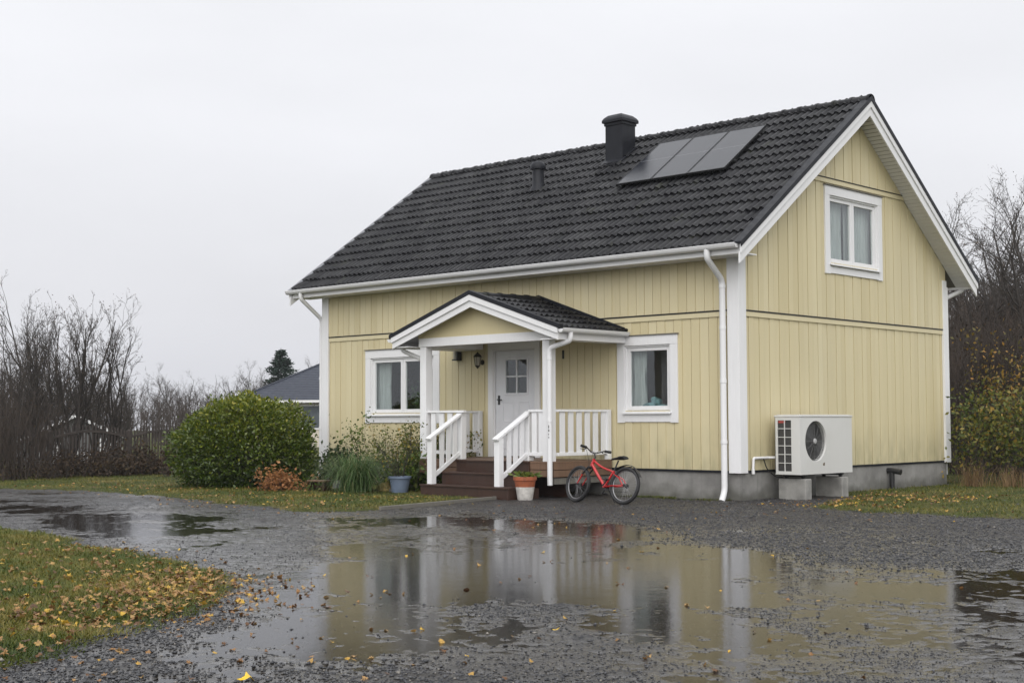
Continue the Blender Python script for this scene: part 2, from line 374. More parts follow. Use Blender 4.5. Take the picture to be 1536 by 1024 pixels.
# puddle water: a level sheet that the uneven gravel breaks into pools
wm=M('puddle_water'); v=wm.coord(); fr=wm.n('Fresnel'); fr.inputs[0].default_value=1.33
bp=wm.bump(wm.noise(3.2,v,3),.08,.02); bp=wm.bump(wm.noise(38,wm.coord(),3,.6),.14,.0035,bp)
gl=wm.n('BsdfGlossy'); gl.inputs['Roughness'].default_value=.085; gl.inputs[0].default_value=(.77,.78,.80,1); wm.l(bp,gl.inputs['Normal']); wm.l(bp,fr.inputs['Normal'])
tr=wm.n('BsdfTransparent'); tr.inputs[0].default_value=(.78,.70,.56,1)
mx=wm.n('MixShader'); wm.l(fr.outputs[0],mx.inputs[0]); wm.l(tr.outputs[0],mx.inputs[1]); wm.l(gl.outputs[0],mx.inputs[2]); wm.l(mx.outputs[0],wm.out.inputs[0])
WATER=wm.m
g=MB(); g.add([(p[0],p[1],WATER_Z) for p in [(-24,-9.5),(-13,-9.9),(0,-11.0),(5.0,-14.2),(6.5,-20),(14,-20),(20,-8),(9,-3.2),(2,-2.6),(-2.9,-3.5),(-2.9,-6.3),(-12,-6),(-24,-6.6)]],[tuple(range(13))]); tag(g.build('puddle_water',WATER),kind='structure')

# loose stones
def scatter(n,a0,a1,r0,r1,power=1.0):
    az0=math.atan2(fw.y,fw.x); A=az0+R(1)*rng.uniform(a0,a1,n); Rr=r0+(r1-r0)*rng.random(n)**power
    return CAM.x+Rr*np.cos(A),CAM.y+Rr*np.sin(A),Rr
x,y,rr=scatter(210000,-24,24,6.2,24,1.2)
a,b,c=lawn_sd(x,y); s=np.maximum(np.maximum(a,b),c); h=hgt(x,y)
cen=sst(-.5,1.0,np.maximum(np.maximum(sdpoly(x,y,PA),sdpoly(x,y,PC)),np.maximum(sdpoly(x,y,PE_),sdpoly(x,y,PD))))
dens=np.where(h>WATER_Z+.004,.95,.12)*(1-.8*cen)*np.where(s>.12,0.02,1)*np.where((y>-2.5)&(x<-3),0,1)
k=(rng.random(len(x))<dens)&~((x>-11)&(x<0)&(y>0)); x,y,h,rr=x[k],y[k],h[k],rr[k]; n=len(x)
bl_=sst(3,0,sdpoly(x,y,[(2,-18),(2,-15.5),(5.2,-14.6),(6.5,-13.4),(8.2,-15),(8,-18)])*-1)
sz=rng.uniform(.003,.0075,n)*(1+.8*(rng.random(n)>.95))*(1+.5*bl_)*(1+.75*sst(-7.5,-5.2,y+.25*x)*sst(-3.5,.5,x))
oc=np.array([(1,0,0),(0,1,0),(-1,0,0),(0,-1,0),(0,0,1),(0,0,-1)],float)
J=oc[None]*rng.uniform(.55,1.25,(n,6,1)); th=rng.uniform(0,6.28,n); cs,sn=np.cos(th),np.sin(th)
J[:,:,0],J[:,:,1]=J[:,:,0]*1.3*cs[:,None]-J[:,:,1]*sn[:,None],J[:,:,0]*1.3*sn[:,None]+J[:,:,1]*cs[:,None]
J[:,:,2]*=.6; J+=rng.normal(0,.12,J.shape); J*=sz[:,None,None]; J+=np.stack([x,y,h+sz*.25],-1)[:,None]
of=np.array([(0,1,4),(1,2,4),(2,3,4),(3,0,4),(1,0,5),(2,1,5),(3,2,5),(0,3,5)])
FF=(of[None]+(np.arange(n)*6)[:,None,None]).reshape(-1,3)
m=M('gravel_stone'); aa=m.n('Attribute',attribute_name='rnd'); cc=m.ramp(aa.outputs['Fac'],[(0,(.018,.019,.022)),(.5,(.036,.037,.042)),(.85,(.065,.066,.072)),(.97,(.12,.115,.11)),(1,(.22,.20,.17))]); STONE=m.finish(cc,.42,None,0,.5)
tag(mesh_obj('gravel_stones',J.reshape(-1,3),FF,STONE,attr=np.repeat(rng.random(n),6)),kind='stuff',label='loose dark wet gravel stones strewn over the driveway',cat='gravel')

# ------------------------------------------------------------------ the house
L_,W_=10.96,7.61; Z0=.5; ZB=3.2
EZ,RZ,YE,YR=4.2822,7.3692,-.5196,3.804; TAN=(RZ-EZ)/(YR-YE); XR,XL=.456,-11.506
def zt(y): return EZ+(min(y,2*YR-y)-YE)*TAN
house=thing('yellow_house','yellow board clad house with black tiled roof, white trim and small front porch','house',(-5.48,3.8,0))
fS=lambda u,z,d:(u,-d,z)            # front wall, u = x
fG=lambda u,z,d:(d,u,z)             # gable wall facing the heat pump, u = y
fN=lambda u,z,d:(u,W_+d,z)
fWst=lambda u,z,d:(-L_-d,u,z)
def pieces(a,b,z0,z1,holes):
    out=[(a,b,z0,z1)]
    for (h0,h1,g0,g1) in holes:
        nx=[]
        for (p,q,s,t) in out:
            if q<=h0 or p>=h1 or t<=g0 or s>=g1: nx.append((p,q,s,t)); continue
            if p<h0: nx.append((p,h0,s,t))
            if q>h1: nx.append((h1,q,s,t))
            m0,m1=max(p,h0),min(q,h1)
            if s<g0: nx.append((m0,m1,s,g0))
            if t>g1: nx.append((m0,m1,g1,t))
        out=nx
    return out
def siding(mb,fr,u0,u1,z0,ztop,holes,d,pitch=.185,off=0):
    u=u0-off; i=0
    while u<u1:
        tone=random.gauss(.5,.2); dd=d-(.006 if i%2 else 0)-random.uniform(0,.002)
        for (a,b,dep) in ((u,u+pitch-.012,0),(u+pitch-.012,u+pitch,.013)):
            a=max(a,u0); b=min(b,u1)
            if b-a<.002: continue
            for (p,q,s,t) in pieces(a,b,z0,99,holes):
                if t==99: t0,t1=ztop(p),ztop(q)
                else: t0=t1=t
                if min(t0,t1)<=s: continue
                mb.boxf(fr,p,q,s,t0,d-.05,(dd-dep),z1b=t1,a=min(1,max(0,tone)))
        u+=pitch; i+=1
HW={'R':(-2.598+.165,-1.252-.165,1.319+.2,2.849-.17),'L':(-9.553+.165,-7.25-.165,1.312+.2,2.857-.17),'D':(-5.72,-4.63,.6,2.74)}
HG=(2.782+.155,4.902-.155,4.036+.2,5.652-.17)
holesS=[HW['R'],HW['L'],HW['D']]
mb=MB(); siding(mb,fS,-L_,0,Z0,lambda u:ZB-.1,holesS,0); siding(mb,fG,0,W_,Z0,lambda u:ZB-.1,[],0,.16)
siding(mb,fWst,0,W_,Z0,lambda u:ZB-.1,[],0,.37); siding(mb,fN,-L_,0,Z0,lambda u:ZB-.1,[],0,.37)
part_label(mb.build('wall',SID,house,attr=True),'lower storey of yellow vertical boards')
mb=MB(); siding(mb,fS,-L_,0,ZB+.012,lambda u:4.1,[],.03,off=.06); siding(mb,fG,0,W_,ZB+.012,lambda u:min(zt(u)-.2,5.74),[HG],.03,.16,off=.05)
siding(mb,fWst,0,W_,ZB+.012,lambda u:zt(u)-.2,[],.03,.37); siding(mb,fN,-L_,0,ZB+.012,lambda u:4.1,[],.03,.37)
part_label(mb.build('wall',SID,house,attr=True),'upper storey of yellow vertical boards')
yl=YE+(5.80+.2-EZ)/TAN
mb=MB(); siding(mb,fG,yl+.01,2*YR-yl-.01,5.80,lambda u:zt(u)-.2,[],.058,.16,off=.02)
part_label(mb.build('wall',SID,house,attr=True),'topmost gable triangle of yellow boards')
mb=MB()
for fr,a,b in ((fS,-L_+.17,-.18),(fG,.17,W_-.17)):
    mb.boxf(fr,a,b,ZB-.1,ZB-.012,-.02,.022,a=.9)
mb.boxf(fG,yl-.1,2*YR-yl+.1,5.70,5.785,.031,.052,a=.9)
mb.build('band_board',SID,house,bevel=.003,attr=True)
mb=MB()
for fr,a,b in ((fS,-L_+.17,-.18),(fG,.17,W_-.17)): mb.boxf(fr,a,b,ZB-.012,ZB+.01,-.02,.034)
mb.boxf(fG,yl-.08,2*YR-yl+.08,5.785,5.80,.031,.066)
mb.build('shadow_gap_strip',BLACKM,house)  # dark strips painting the shadow gap beneath the overhanging boards
for (x0,x1,y0,y1,t) in ((-.19,.05,-.05,-.0,0),(.0,.05,.0,.17,1),(-L_-.05,-L_+.17,-.05,0,0),(-L_-.05,-L_,0,.17,1),(.0,.05,W_-.17,W_,1),(-.17,.05,W_,W_+.05,0),(-L_-.05,-L_,W_-.17,W_,1)):
    zz=4.09 if not t else (4.22 if y0<1 else 4.22)
    mb=MB(); mb.box(x0,x1,y0-(.0),y1,.46,zz); mb.build('corner_board',WHITE,house,bevel=.004)
# plinth
mb=MB()
for (x0,x1,y0,y1) in ((-L_+.02,-.02,.03,.2),(-.2,-.02,.2,W_-.2),(-L_+.02,-.02,W_-.2,W_-.03),(-L_+.02,-L_+.2,.2,W_-.2)):
    mb.box(x0,x1,y0,y1,-.3,Z0-.004)
f1=mb.build('foundation',CONC,house)
mb=MB(); mb.boxf(fS,-L_+.03,-.03,Z0-.035,Z0,-.03,.004); mb.boxf(fG,.03,W_-.03,Z0-.035,Z0,-.03,.004)
mb.build('base_flashing',BLACKM,house)
for x in (-8.2,-4.9,-2.55,-1.35): mb=MB(); mb.box(x-.003,x+.003,.027,.031,0,.46); mb.build('plinth_joint',CONC,house)
for y in (1.9,3.9,5.6): mb=MB(); mb.box(-.021,-.018,y-.003,y+.003,0,.46); mb.build('plinth_joint',CONC,house)

# tiled roofs
def tiles(o,U,S,N,Lu,Ls,gauge,wave=.15,amp=.042,step=.044,seed=1,clip=None):
    """tile courses: o eave corner, U along the eave, S up the slope, N outward normal"""
    r=np.random.default_rng(seed); o=np.array(o);U=np.array(U);S=np.array(S);N=np.array(N)
    nu=int(Lu/wave*8)+1; us=np.linspace(0,Lu,nu); ph=(us/wave)%1
    prof=amp*np.clip(.5+.62*np.cos(2*np.pi*ph),0,1)**1.0
    ti=(us/(2*wave)).astype(int); nrow=int(math.ceil(Ls/gauge)); vs=[];fs=[];at_=[];n=0
    for k in range(nrow):
        s0=k*gauge; s1=min((k+1)*gauge+.012,Ls); jit=r.normal(0,.0035,ti.max()+2)[ti]; js=r.normal(0,.006,ti.max()+2)[ti]; tone=r.random(ti.max()+2)[ti]
        for (s,h) in ((s0+js,prof+jit-.02),(s0+js,prof+jit+step),(s0+.5*gauge+js,prof+jit+step*.55),(np.full(nu,s1),prof+jit+.004)):
            P=o+us[:,None]*U+np.array(s)[:,None]*S+np.array(h)[:,None]*N; vs.append(P); at_.append(tone)
        i=np.arange(nu-1)
        for q in range(3): a=n+q*nu; fs.append(np.stack([a+i,a+i+1,a+nu+i+1,a+nu+i],-1))
        n+=4*nu
    return np.concatenate(vs),np.concatenate(fs),np.concatenate(at_)
ca,sa=math.cos(math.atan(TAN)),math.sin(math.atan(TAN)); LS=(YR-YE)/ca
v1,f1,a1=tiles((XL+.08,YE-.03*ca,EZ-.03*sa-.035),(1,0,0),(0,ca,sa),(0,-sa,ca),XR-XL-.16,LS+.0,.372,seed=3)
v2,f2,a2=tiles((XL+.08,2*YR-YE,EZ-.035),(1,0,0),(0,-ca,sa),(0,sa,ca),XR-XL-.16,LS,.372,seed=4)
v=np.concatenate([v1,v2]); f=np.concatenate([f1,f2[:,::-1]+len(v1)])
roof=mesh_obj('roof',v,f,TILE,house,smooth=True,ang=50,attr=np.concatenate([a1,a2]))
mb=MB()
fx=lambda y,z,d:(d,y,z)
t=.05; poly=[(YE+.02,EZ-.09),(YR,RZ-.07),(2*YR-YE-.02,EZ-.09),(2*YR-YE-.02,EZ-.17),(YR,RZ-.20),(YE+.02,EZ-.17)]
mb.prism(poly,fx,XL+.03,XR-.03); mb.build('roof_deck',GREYW,roof)
mb=MB()      # overlapping ridge caps
x=XL+.03; i=0
while x<XR-.02:
    x1=min(x+.40,XR+.0); pr=[]
    for (xx,r_) in ((x,.118),(x+.05,.118),(x+.055,.104),(x1,.098)):
        pr.append([(xx,YR+r_*1.15*math.cos(t_),RZ-.045+r_*math.sin(t_)) for t_ in np.linspace(-.25,math.pi+.25,11)])
    vs=sum(pr,[]); mb.add(vs,[(a*11+b,a*11+b+1,(a+1)*11+b+1,(a+1)*11+b) for a in range(3) for b in range(10)],a=random.random())
    x+=.372
mb.build('ridge_cap',TILE,roof,smooth=True,attr=True)
# gable overhang soffits, barge boards and verge metal, both ends
for xe,sg in ((XR,1),(XL,-1)):
    mb=MB(); n=52
    xa,xb=(0.03,XR-.05) if sg>0 else (XL+.05,-L_-.03)
    for side in (0,1):
        for i in range(n):
            ya=YE+.05+(YR-YE-.05)*i/n; yb=YE+.05+(YR-YE-.05)*(i+1)/n-.012
            za,zb=zt(ya)-.2,zt(yb)-.2
            if side: ya,yb=2*YR-ya,2*YR-yb
            mb.add([(xa,ya,za),(xb,ya,za),(xb,yb,zb),(xa,yb,zb),(xa,ya,za+.02),(xb,ya,za+.02),(xb,yb,zb+.02),(xa,yb,zb+.02)],[(0,1,2,3),(7,6,5,4),(0,4,5,1),(1,5,6,2),(2,6,7,3),(3,7,4,0)])
    mb.build('soffit',WHITE,roof)
    for side in (0,1):
        ym=lambda y: 2*YR-y if side else y
        mb=MB(); d0,d1=(xe-.045,xe-.012) if sg>0 else (xe+.012,xe+.045)
        mb.prism([(ym(YE-.06),zt(YE)-.15-.06*TAN),(ym(YR),zt(YR)-.15),(ym(YR),zt(YR)-.34),(ym(YE-.06),zt(YE)-.335-.06*TAN)],fx,d0,d1)
        d0,d1=(xe-.012,xe+.014) if sg>0 else (xe-.014,xe+.012)
        mb.prism([(ym(YE-.065),zt(YE)-.02-.065*TAN),(ym(YR),zt(YR)-.02),(ym(YR),zt(YR)-.175),(ym(YE-.065),zt(YE)-.17-.065*TAN)],fx,d0,d1)
        mb.build('barge_board',WHITE,roof,bevel=.004)
        mb=MB(); d0,d1=(xe-.13,xe+.03) if sg>0 else (xe-.03,xe+.11)
        mb.prism([(ym(YE-.08),zt(YE-.08)+.035),(ym(YR),zt(YR)+.035),(ym(YR),zt(YR)+.0),(ym(YE-.08),zt(YE-.08)+.0)],fx,d0,d1)
        d0,d1=(xe+.0145,xe+.03) if sg>0 else (xe-.03,xe-.0145)
        mb.prism([(ym(YE-.08),zt(YE-.08)-.0005),(ym(YR),zt(YR)-.0005),(ym(YR),zt(YR)-.055),(ym(YE-.08),zt(YE-.08)-.055)],fx,d0,d1)
        mb.build('verge_flashing',BLACKM if sg>0 else simple('grey_verge_metal',(.12,.125,.14),.35,.2,5),roof)
mb=MB(); mb.box(XL+.05,XR-.05,YE-.0,YE+.03,EZ-.21,EZ-.055); mb.build('fascia',WHITE,roof,bevel=.003)
mb=MB(); mb.box(XL+.05,XR-.05,YE+.03,-.03,EZ-.205,EZ-.185); mb.build('soffit',WHITE,roof)
mb=MB(); mb.box(XL+.05,XR-.05,2*YR-YE-.03,2*YR-YE,EZ-.21,EZ-.055); mb.build('fascia',WHITE,roof)
# gutters: open half round with rolled lip
def gutter(x0,x1,y,z,r,axis='x'):
    mb=MB(); n=13; prof=[]
    for t_ in np.linspace(math.pi,2*math.pi,n): prof.append((r*math.cos(t_),r*math.sin(t_)))
    inner=[(a*.93,b*.93) for a,b in reversed(prof)]; pf=prof+[(r*1.07,.004),(r*1.04,.016),(r*.95,.012)]+inner
    pf[0]=(pf[0][0]-.003,.006)
    m_=len(pf); vs=[]
    P=(lambda a,u,v:(a,y+u,z+v)) if axis=='x' else (lambda a,u,v:(y+u,a,z+v))
    for a in (x0,x1): vs+=[P(a,-u if axis=='x' else u,v_) for u,v_ in pf]
    mb.add(vs,[(i,(i+1)%m_,m_+(i+1)%m_,m_+i) for i in range(m_)])
    for a,b in ((x0,x0+.004),(x1-.004,x1)):
        vs=[P(q,u,v_) for q in (a,b) for u,v_ in prof]; mb.add(vs,[tuple(range(n)),tuple(range(2*n-1,n-1,-1))]+[(i,i+1,n+i+1,n+i) for i in range(n-1)]+[(n-1,0,n,2*n-1)])
    return mb
gt=gutter(XL-.05,XR-.06,YE-.075,EZ-.055,.07).build('gutter',PIPEW,house,smooth=True,ang=60)
for i in range(20):
    x=XL+.3+i*.6; mb=MB(); mb.box(x,x+.02,YE-.15,YE,EZ-.058,EZ-.05); mb.build('gutter_bracket',PIPEW,gt)
gutter(XL-.05,XR-.03,2*YR-YE+.075,EZ-.055,.07).build('gutter',PIPEW,house,smooth=True,ang=60)
def bend(pts,r=.09,n=4):
    out=[Vector(pts[0])]
    for i in range(1,len(pts)-1):
        a,b,c=Vector(pts[i-1]),Vector(pts[i]),Vector(pts[i+1]); ra=min(r,(a-b).length*.45,(c-b).length*.45)
        p=b+(a-b).normalized()*ra; q=b+(c-b).normalized()*ra
        for k in range(n+1): t_=k/n; out.append(p*(1-t_)**2+b*(2*t_*(1-t_))+q*t_**2)
    out.append(Vector(pts[-1])); return out
def downpipe(pts,r,collars,wall=None,label=None):
    mb=MB(); mb.tube(bend(pts),r,14); o=mb.build('downpipe',PIPEW,house,smooth=True)
    for (x,y,z) in collars:
        c=MB(); c.lathe([(r+.001,-.03),(r+.007,-.028),(r+.007,.028),(r+.001,.03)],(x,y,z),14); 
        if wall: c.tube([(x,y,z),(x+wall[0],y+wall[1],z)],.008,6)
        c.build('pipe_clamp',PIPEW,o,smooth=True)
    if label: part_label(o,label)
xg=YE-.075
downpipe([(-.20,xg,EZ-.1),(-.20,xg,4.03),(-.235,-.115,3.70),(-.235,-.115,.16),(-.235,-.20,-.0)],.052,[(-.235,-.115,2.9),(-.235,-.115,2.0),(-.235,-.115,.98),(-.235,-.115,3.6)],(.0,.07),'white downpipe by the near corner board')
downpipe([(-11.08,xg,EZ-.1),(-11.08,xg,4.05),(-11.08,.0,3.62),(-11.08,.0,.3),(-11.08,-.09,.1)],.045,[(-11.08,.0,3.4),(-11.08,.0,2.3),(-11.08,.0,1.2)],(.05,.02),'white downpipe at the far left corner')
downpipe([(.12,2*YR-YE+.075,EZ-.1),(.12,2*YR-YE+.075,4.06),(-.12,W_+.12,3.84),(-.12,W_+.12,.2)],.045,[(-.12,W_+.12,3)])

# windows
def window(fr,u0,u1,z0,z1,base,ns,nm,curt_sheen='',tr=.165,capw=.03):
    wd=MB(); b=base
    wd.boxf(fr,u0,u0+tr,z0-.012,z1-.17,b-.03,b+.026); wd.boxf(fr,u1-tr,u1,z0-.012,z1-.17,b-.03,b+.026)
    wd.boxf(fr,u0-.0,u1+.0,z1-.17,z1,b-.03,b+.03); wd.boxf(fr,u0+tr,u1-tr,z0+.0,z0+.135,b-.03,b+.024)
    for sg,uu in ((1,u0+tr),(-1,u1-tr)): wd.boxf(fr,min(uu,uu+sg*.03),max(uu,uu+sg*.03),z0+.2,z1-.17,b-.10,b+.0)
    wd.boxf(fr,u0+tr+.03,u1-tr-.03,z1-.20,z1-.17,b-.10,b-.0)
    win=wd.build(nm,WHITE,house,bevel=.004)
    mb=MB(); mb.boxf(fr,u0-.02,u1+.02,z1+.001,z1+.018,b-.02,b+.055); mb.build('drip_cap',GREYW,win)
    mb=MB(); a_,c_=u0+tr-.03,u1-tr+.03
    vs=[fr(a_,z0+.205,b-.06),fr(c_,z0+.205,b-.06),fr(c_,z0+.165,b+.075),fr(a_,z0+.165,b+.075),fr(a_,z0+.19,b-.06),fr(c_,z0+.19,b-.06),fr(c_,z0+.138,b+.075),fr(a_,z0+.138,b+.075)]
    mb.add(vs,[(0,1,2,3),(7,6,5,4),(0,4,5,1),(1,5,6,2),(2,6,7,3),(3,7,4,0)]); mb.build('sill',PIPEW,win,bevel=.003)
    i0,i1,j0,j1=u0+tr+.03,u1-tr-.03,z0+.205,z1-.20; wdt=(i1-i0)/ns
    for k in range(ns):
        a0=i0+k*wdt+(.004 if k else 0); a1=i0+(k+1)*wdt-(.004 if k<ns-1 else 0); s_=.068
        mb=MB(); mb.boxf(fr,a0,a0+s_,j0,j1,b-.085,b-.028); mb.boxf(fr,a1-s_,a1,j0,j1,b-.085,b-.028)
        mb.boxf(fr,a0+s_,a1-s_,j0,j0+s_+.01,b-.085,b-.028); mb.boxf(fr,a0+s_,a1-s_,j1-s_,j1,b-.085,b-.028)
        mb.build('sash',WHITE,win,bevel=.005)
        mb=MB(); mb.boxf(fr,a0+s_-.01,a1-s_+.01,j0+s_-.01,j1-s_+.01,b-.064,b-.058); mb.build('pane',GLASS,win)
    # room behind
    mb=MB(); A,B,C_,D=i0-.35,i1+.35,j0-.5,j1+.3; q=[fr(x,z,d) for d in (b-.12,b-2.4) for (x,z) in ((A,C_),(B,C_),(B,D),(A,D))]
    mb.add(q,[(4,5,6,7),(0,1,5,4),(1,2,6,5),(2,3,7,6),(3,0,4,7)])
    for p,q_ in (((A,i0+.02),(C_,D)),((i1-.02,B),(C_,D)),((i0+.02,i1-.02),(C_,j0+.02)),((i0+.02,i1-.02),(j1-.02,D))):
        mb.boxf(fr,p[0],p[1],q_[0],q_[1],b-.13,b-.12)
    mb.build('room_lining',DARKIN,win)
    for (p,q_,zt_) in curt_sheen:
        vs=[];n=60
        for i in range(n+1):
            uu=p+(q_-p)*i/n; dd=b-.2+.025*math.sin(i*.95)+.012*math.sin(i*2.3)
            vs+=[fr(uu,j0-.1,dd),fr(uu+.02*math.sin(i*.4),j0+(j1-j0)*.5,dd*1.0),fr(uu,zt_ or j1+.1,dd)]
        mb=MB(); mb.add(vs,[(3*i+r_,3*i+3+r_,3*i+4+r_,3*i+1+r_) for i in range(n) for r_ in (0,1)])
        mb.build('curtain_and_sheen',CURT_SHEEN,win,smooth=True,ang=180)
    return win
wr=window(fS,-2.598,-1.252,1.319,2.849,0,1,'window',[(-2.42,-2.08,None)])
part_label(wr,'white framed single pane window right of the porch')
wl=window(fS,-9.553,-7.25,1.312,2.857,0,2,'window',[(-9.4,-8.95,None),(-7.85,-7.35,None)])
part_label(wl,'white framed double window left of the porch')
wg_=window(fG,2.782,4.902,4.036,5.652,.03,2,'window',[(2.9,3.72,None),(3.80,4.8,None)])  # sheets added behind the gable panes to stand in for reflected sky
part_label(wg_,'white framed double window high in the gable')
CLOTH=simple('teal_cloth',(.12,.22,.24),.9,.4,6); LEAFIN=simple('indoor_leaf',(.03,.06,.02),.5,.4,8)
mb=MB(); mb.boxf(fS,-2.45,-1.4,1.50,1.53,-.36,-.13); mb.build('inner_sill',WHITE,wr)
mb=MB()
for (x,z,a,b_) in ((-2.02,1.60,.15,.075),(-1.9,1.66,.10,.085),(-1.78,1.58,.13,.055),(-1.96,1.72,.06,.05)): mb.lathe([(a*math.sin(t_)+.0001,b_*math.cos(t_)) for t_ in np.linspace(0,math.pi,9)],(x,.24,z),14,wob=.2)
mb.build('folded_cloth',CLOTH,wr,smooth=True)
mb=MB(); mb.lathe([(.001,0),(.07,.0),(.09,.13),(.08,.13),(.001,.12)],(-1.52,.24,1.53),16); mb.build('pot',CLOTH,wr,smooth=True)
mb=MB(); mb.boxf(fS,-9.35,-7.5,1.49,1.52,-.4,-.13); mb.build('inner_sill',WHITE,wl)
# leafy houseplants behind the left window
def leaves_np(P,size,nrm=None,seed=0,asp=.5,jit=.9,droop=0):
    r=np.random.default_rng(seed); n=len(P)
    d=r.normal(size=(n,3)) if nrm is None else nrm+r.normal(0,jit,(n,3)); d[:,2]-=droop
    d/=np.linalg.norm(d,axis=1)[:,None]+1e-9
    t_=r.normal(size=(n,3)); s=np.cross(d,t_); s/=np.linalg.norm(s,axis=1)[:,None]+1e-9; nn=np.cross(d,s)
    sz=(size*r.uniform(.6,1.35,n))[:,None]
    V=np.stack([P,P+d*sz*.5+s*sz*asp*.5+nn*sz*.12,P+d*sz,P+d*sz*.5-s*sz*asp*.5+nn*sz*.12],1).reshape(-1,3)
    F=(np.arange(n)*4)[:,None]+np.array([[0,1,2,3]]); return V,F
P=rng.normal(0,1,(260,3))*np.array([.22,.05,.16])+np.array([-8.15,.27,1.78]); V_,F_=leaves_np(P,.09,seed=3); mesh_obj('houseplant',V_,F_,LEAFIN,wl)

# chimney, vent, solar panels
mb=MB(); mb.box(-5.30,-4.84,2.98,3.42,6.5,7.60); mb.box(-5.32,-4.82,2.96,3.44,7.56,7.62)
ch=mb.build('chimney',BLACKM,roof,bevel=.006)
mb=MB()
pr=[(0,.03),(.06,.10),(.14,.155),(.22,.18),(.27,.185)]
rows=[]
for (ins,hh) in ((0,0),(0,.06),(.03,.11),(.09,.165),(.17,.195),(.255,.205)):
    a,b,c_,d=-5.35+ins*.98,-4.79-ins*.98,2.92+ins,3.48-ins; rows.append([(a,c_,7.62+hh),(b,c_,7.62+hh),(b,d,7.62+hh),(a,d,7.62+hh)])
mb.add(sum(rows,[]),[(3,2,1,0)]+[(i*4+k,i*4+(k+1)%4,(i+1)*4+(k+1)%4,(i+1)*4+k) for i in range(5) for k in range(4)]+[(20,21,22,23)])
mb.build('chimney_cap',BLACKM,ch,bevel=.008)
mb=MB(); mb.add([(-5.36,2.88,zt(2.88)+.02),(-4.78,2.88,zt(2.88)+.02),(-4.78,3.46,zt(3.46)+.025),(-5.36,3.46,zt(3.46)+.025),(-5.36,2.88,zt(2.88)+.045),(-4.78,2.88,zt(2.88)+.045),(-4.78,3.46,zt(3.46)+.05),(-5.36,3.46,zt(3.46)+.05)],[(0,1,2,3),(7,6,5,4),(0,4,5,1),(1,5,6,2),(2,6,7,3),(3,7,4,0)])
mb.build('chimney_flashing',BLACKM,ch)
zc=zt(2.34)
mb=MB(); mb.lathe([(.20,-.08),(.17,.0),(.13,.05),(.125,.42),(.001,.42)],(-6.65,2.34,zc),20); vt=mb.build('roof_vent',BLACKM,roof,smooth=True)
mb=MB(); mb.lathe([(.10,.40),(.165,.41),(.17,.45),(.165,.50),(.12,.56),(.05,.585),(.001,.59)],(-6.65,2.34,zc),20); mb.build('vent_cap',BLACKM,vt,smooth=True)
PV=M('solar_cells'); v=PV.coord(); 
br=PV.n('TexBrick'); br.offset=0; br.inputs['Scale'].default_value=1; br.inputs['Mortar Size'].default_value=.0012; br.inputs['Brick Width'].default_value=.105; br.inputs['Row Height'].default_value=.0525
br.inputs['Color1'].default_value=(.010,.012,.018,1); br.inputs['Color2'].default_value=(.012,.014,.02,1); br.inputs['Mortar'].default_value=(.05,.055,.065,1); PV.l(v,br.inputs['Vector'])
PV=PV.finish(br.outputs[0],PV.rng(PV.noise(2,v,3),.3,.7,.14,.22),None,0,.45,.0)
for k in range(3):
    a0=-3.99+k*.862; a1=a0+.85; y0,y1=1.775,3.225
    up=.115
    q=lambda x,y,h:(x,y-h*sa,zt(y)+h*ca)
    def slab(mb,x0,x1,ya,yb,h0,h1):
        vs=[q(x0,ya,h0),q(x1,ya,h0),q(x1,yb,h0),q(x0,yb,h0),q(x0,ya,h1),q(x1,ya,h1),q(x1,yb,h1),q(x0,yb,h1)]
        mb.add(vs,[(3,2,1,0),(4,5,6,7),(0,1,5,4),(1,2,6,5),(2,3,7,6),(3,0,4,7)])
    mb=MB(); slab(mb,a0,a1,y0,y1,up-.035,up-.004)
    pn=mb.build('solar_panel',DARKMAT,roof)
    mb=MB(); e_=.016
    slab(mb,a0-.001,a0+e_,y0,y1,up-.004,up+.004);slab(mb,a1-e_,a1+.001,y0,y1,up-.004,up+.004);slab(mb,a0+e_,a1-e_,y0-.001,y0+e_,up-.004,up+.004);slab(mb,a0+e_,a1-e_,y1-e_,y1+.001,up-.004,up+.004)
    mb.build('panel_frame',simple('panel_edge_metal',(.012,.012,.014),.5,.1,5,metal=0),pn)
    mb=MB(); slab(mb,a0+e_,a1-e_,y0+e_,(y0+y1)/2+.04,up-.0035,up-.001); slab(mb,a0+e_,a1-e_,(y0+y1)/2+.048,y1-e_,up-.0035,up-.001); mb.build('panel_glass',PV,pn)
    mb=MB(); slab(mb,a0+e_,a1-e_,(y0+y1)/2+.04,(y0+y1)/2+.048,up-.0035,up-.0008); mb.build('panel_seam',simple('seam_metal',(.13,.135,.15),.3,.1),pn)
mb=MB()
for ya in (2.05,2.9):
    slab(mb,-4.03,-1.37,ya,ya+.04,.03,up-.036)
mb.build('panel_rail',DARKMAT,roof)

# ------------------------------------------------------------------ porch
PC_=-4.5; HWD=2.12; YF=-1.88; PE=2.955; PA_=3.645; PT=(PA_-PE)/HWD
def pz(x): return PE+(HWD-abs(x-PC_))*PT
cp,sp_=math.cos(math.atan(PT)),math.sin(math.atan(PT)); PLS=HWD/cp
v1,f1,a1=tiles((PC_+HWD,YF+.06,PE-.04),(0,1,0),(-cp,0,sp_),(sp_,0,cp),-YF-.06,PLS,.372,seed=8,amp=.036)
v2,f2,a2=tiles((PC_-HWD,YF+.06,PE-.04),(0,1,0),(cp,0,sp_),(-sp_,0,cp),-YF-.06,PLS,.372,seed=9,amp=.036)
pr_=mesh_obj('porch_roof',np.concatenate([v1,v2]),np.concatenate([f1,f2[:,::-1]+len(v1)]),TILE,house,smooth=True,ang=50,attr=np.concatenate([a1,a2]))
fy=lambda x,z,d:(x,d,z)
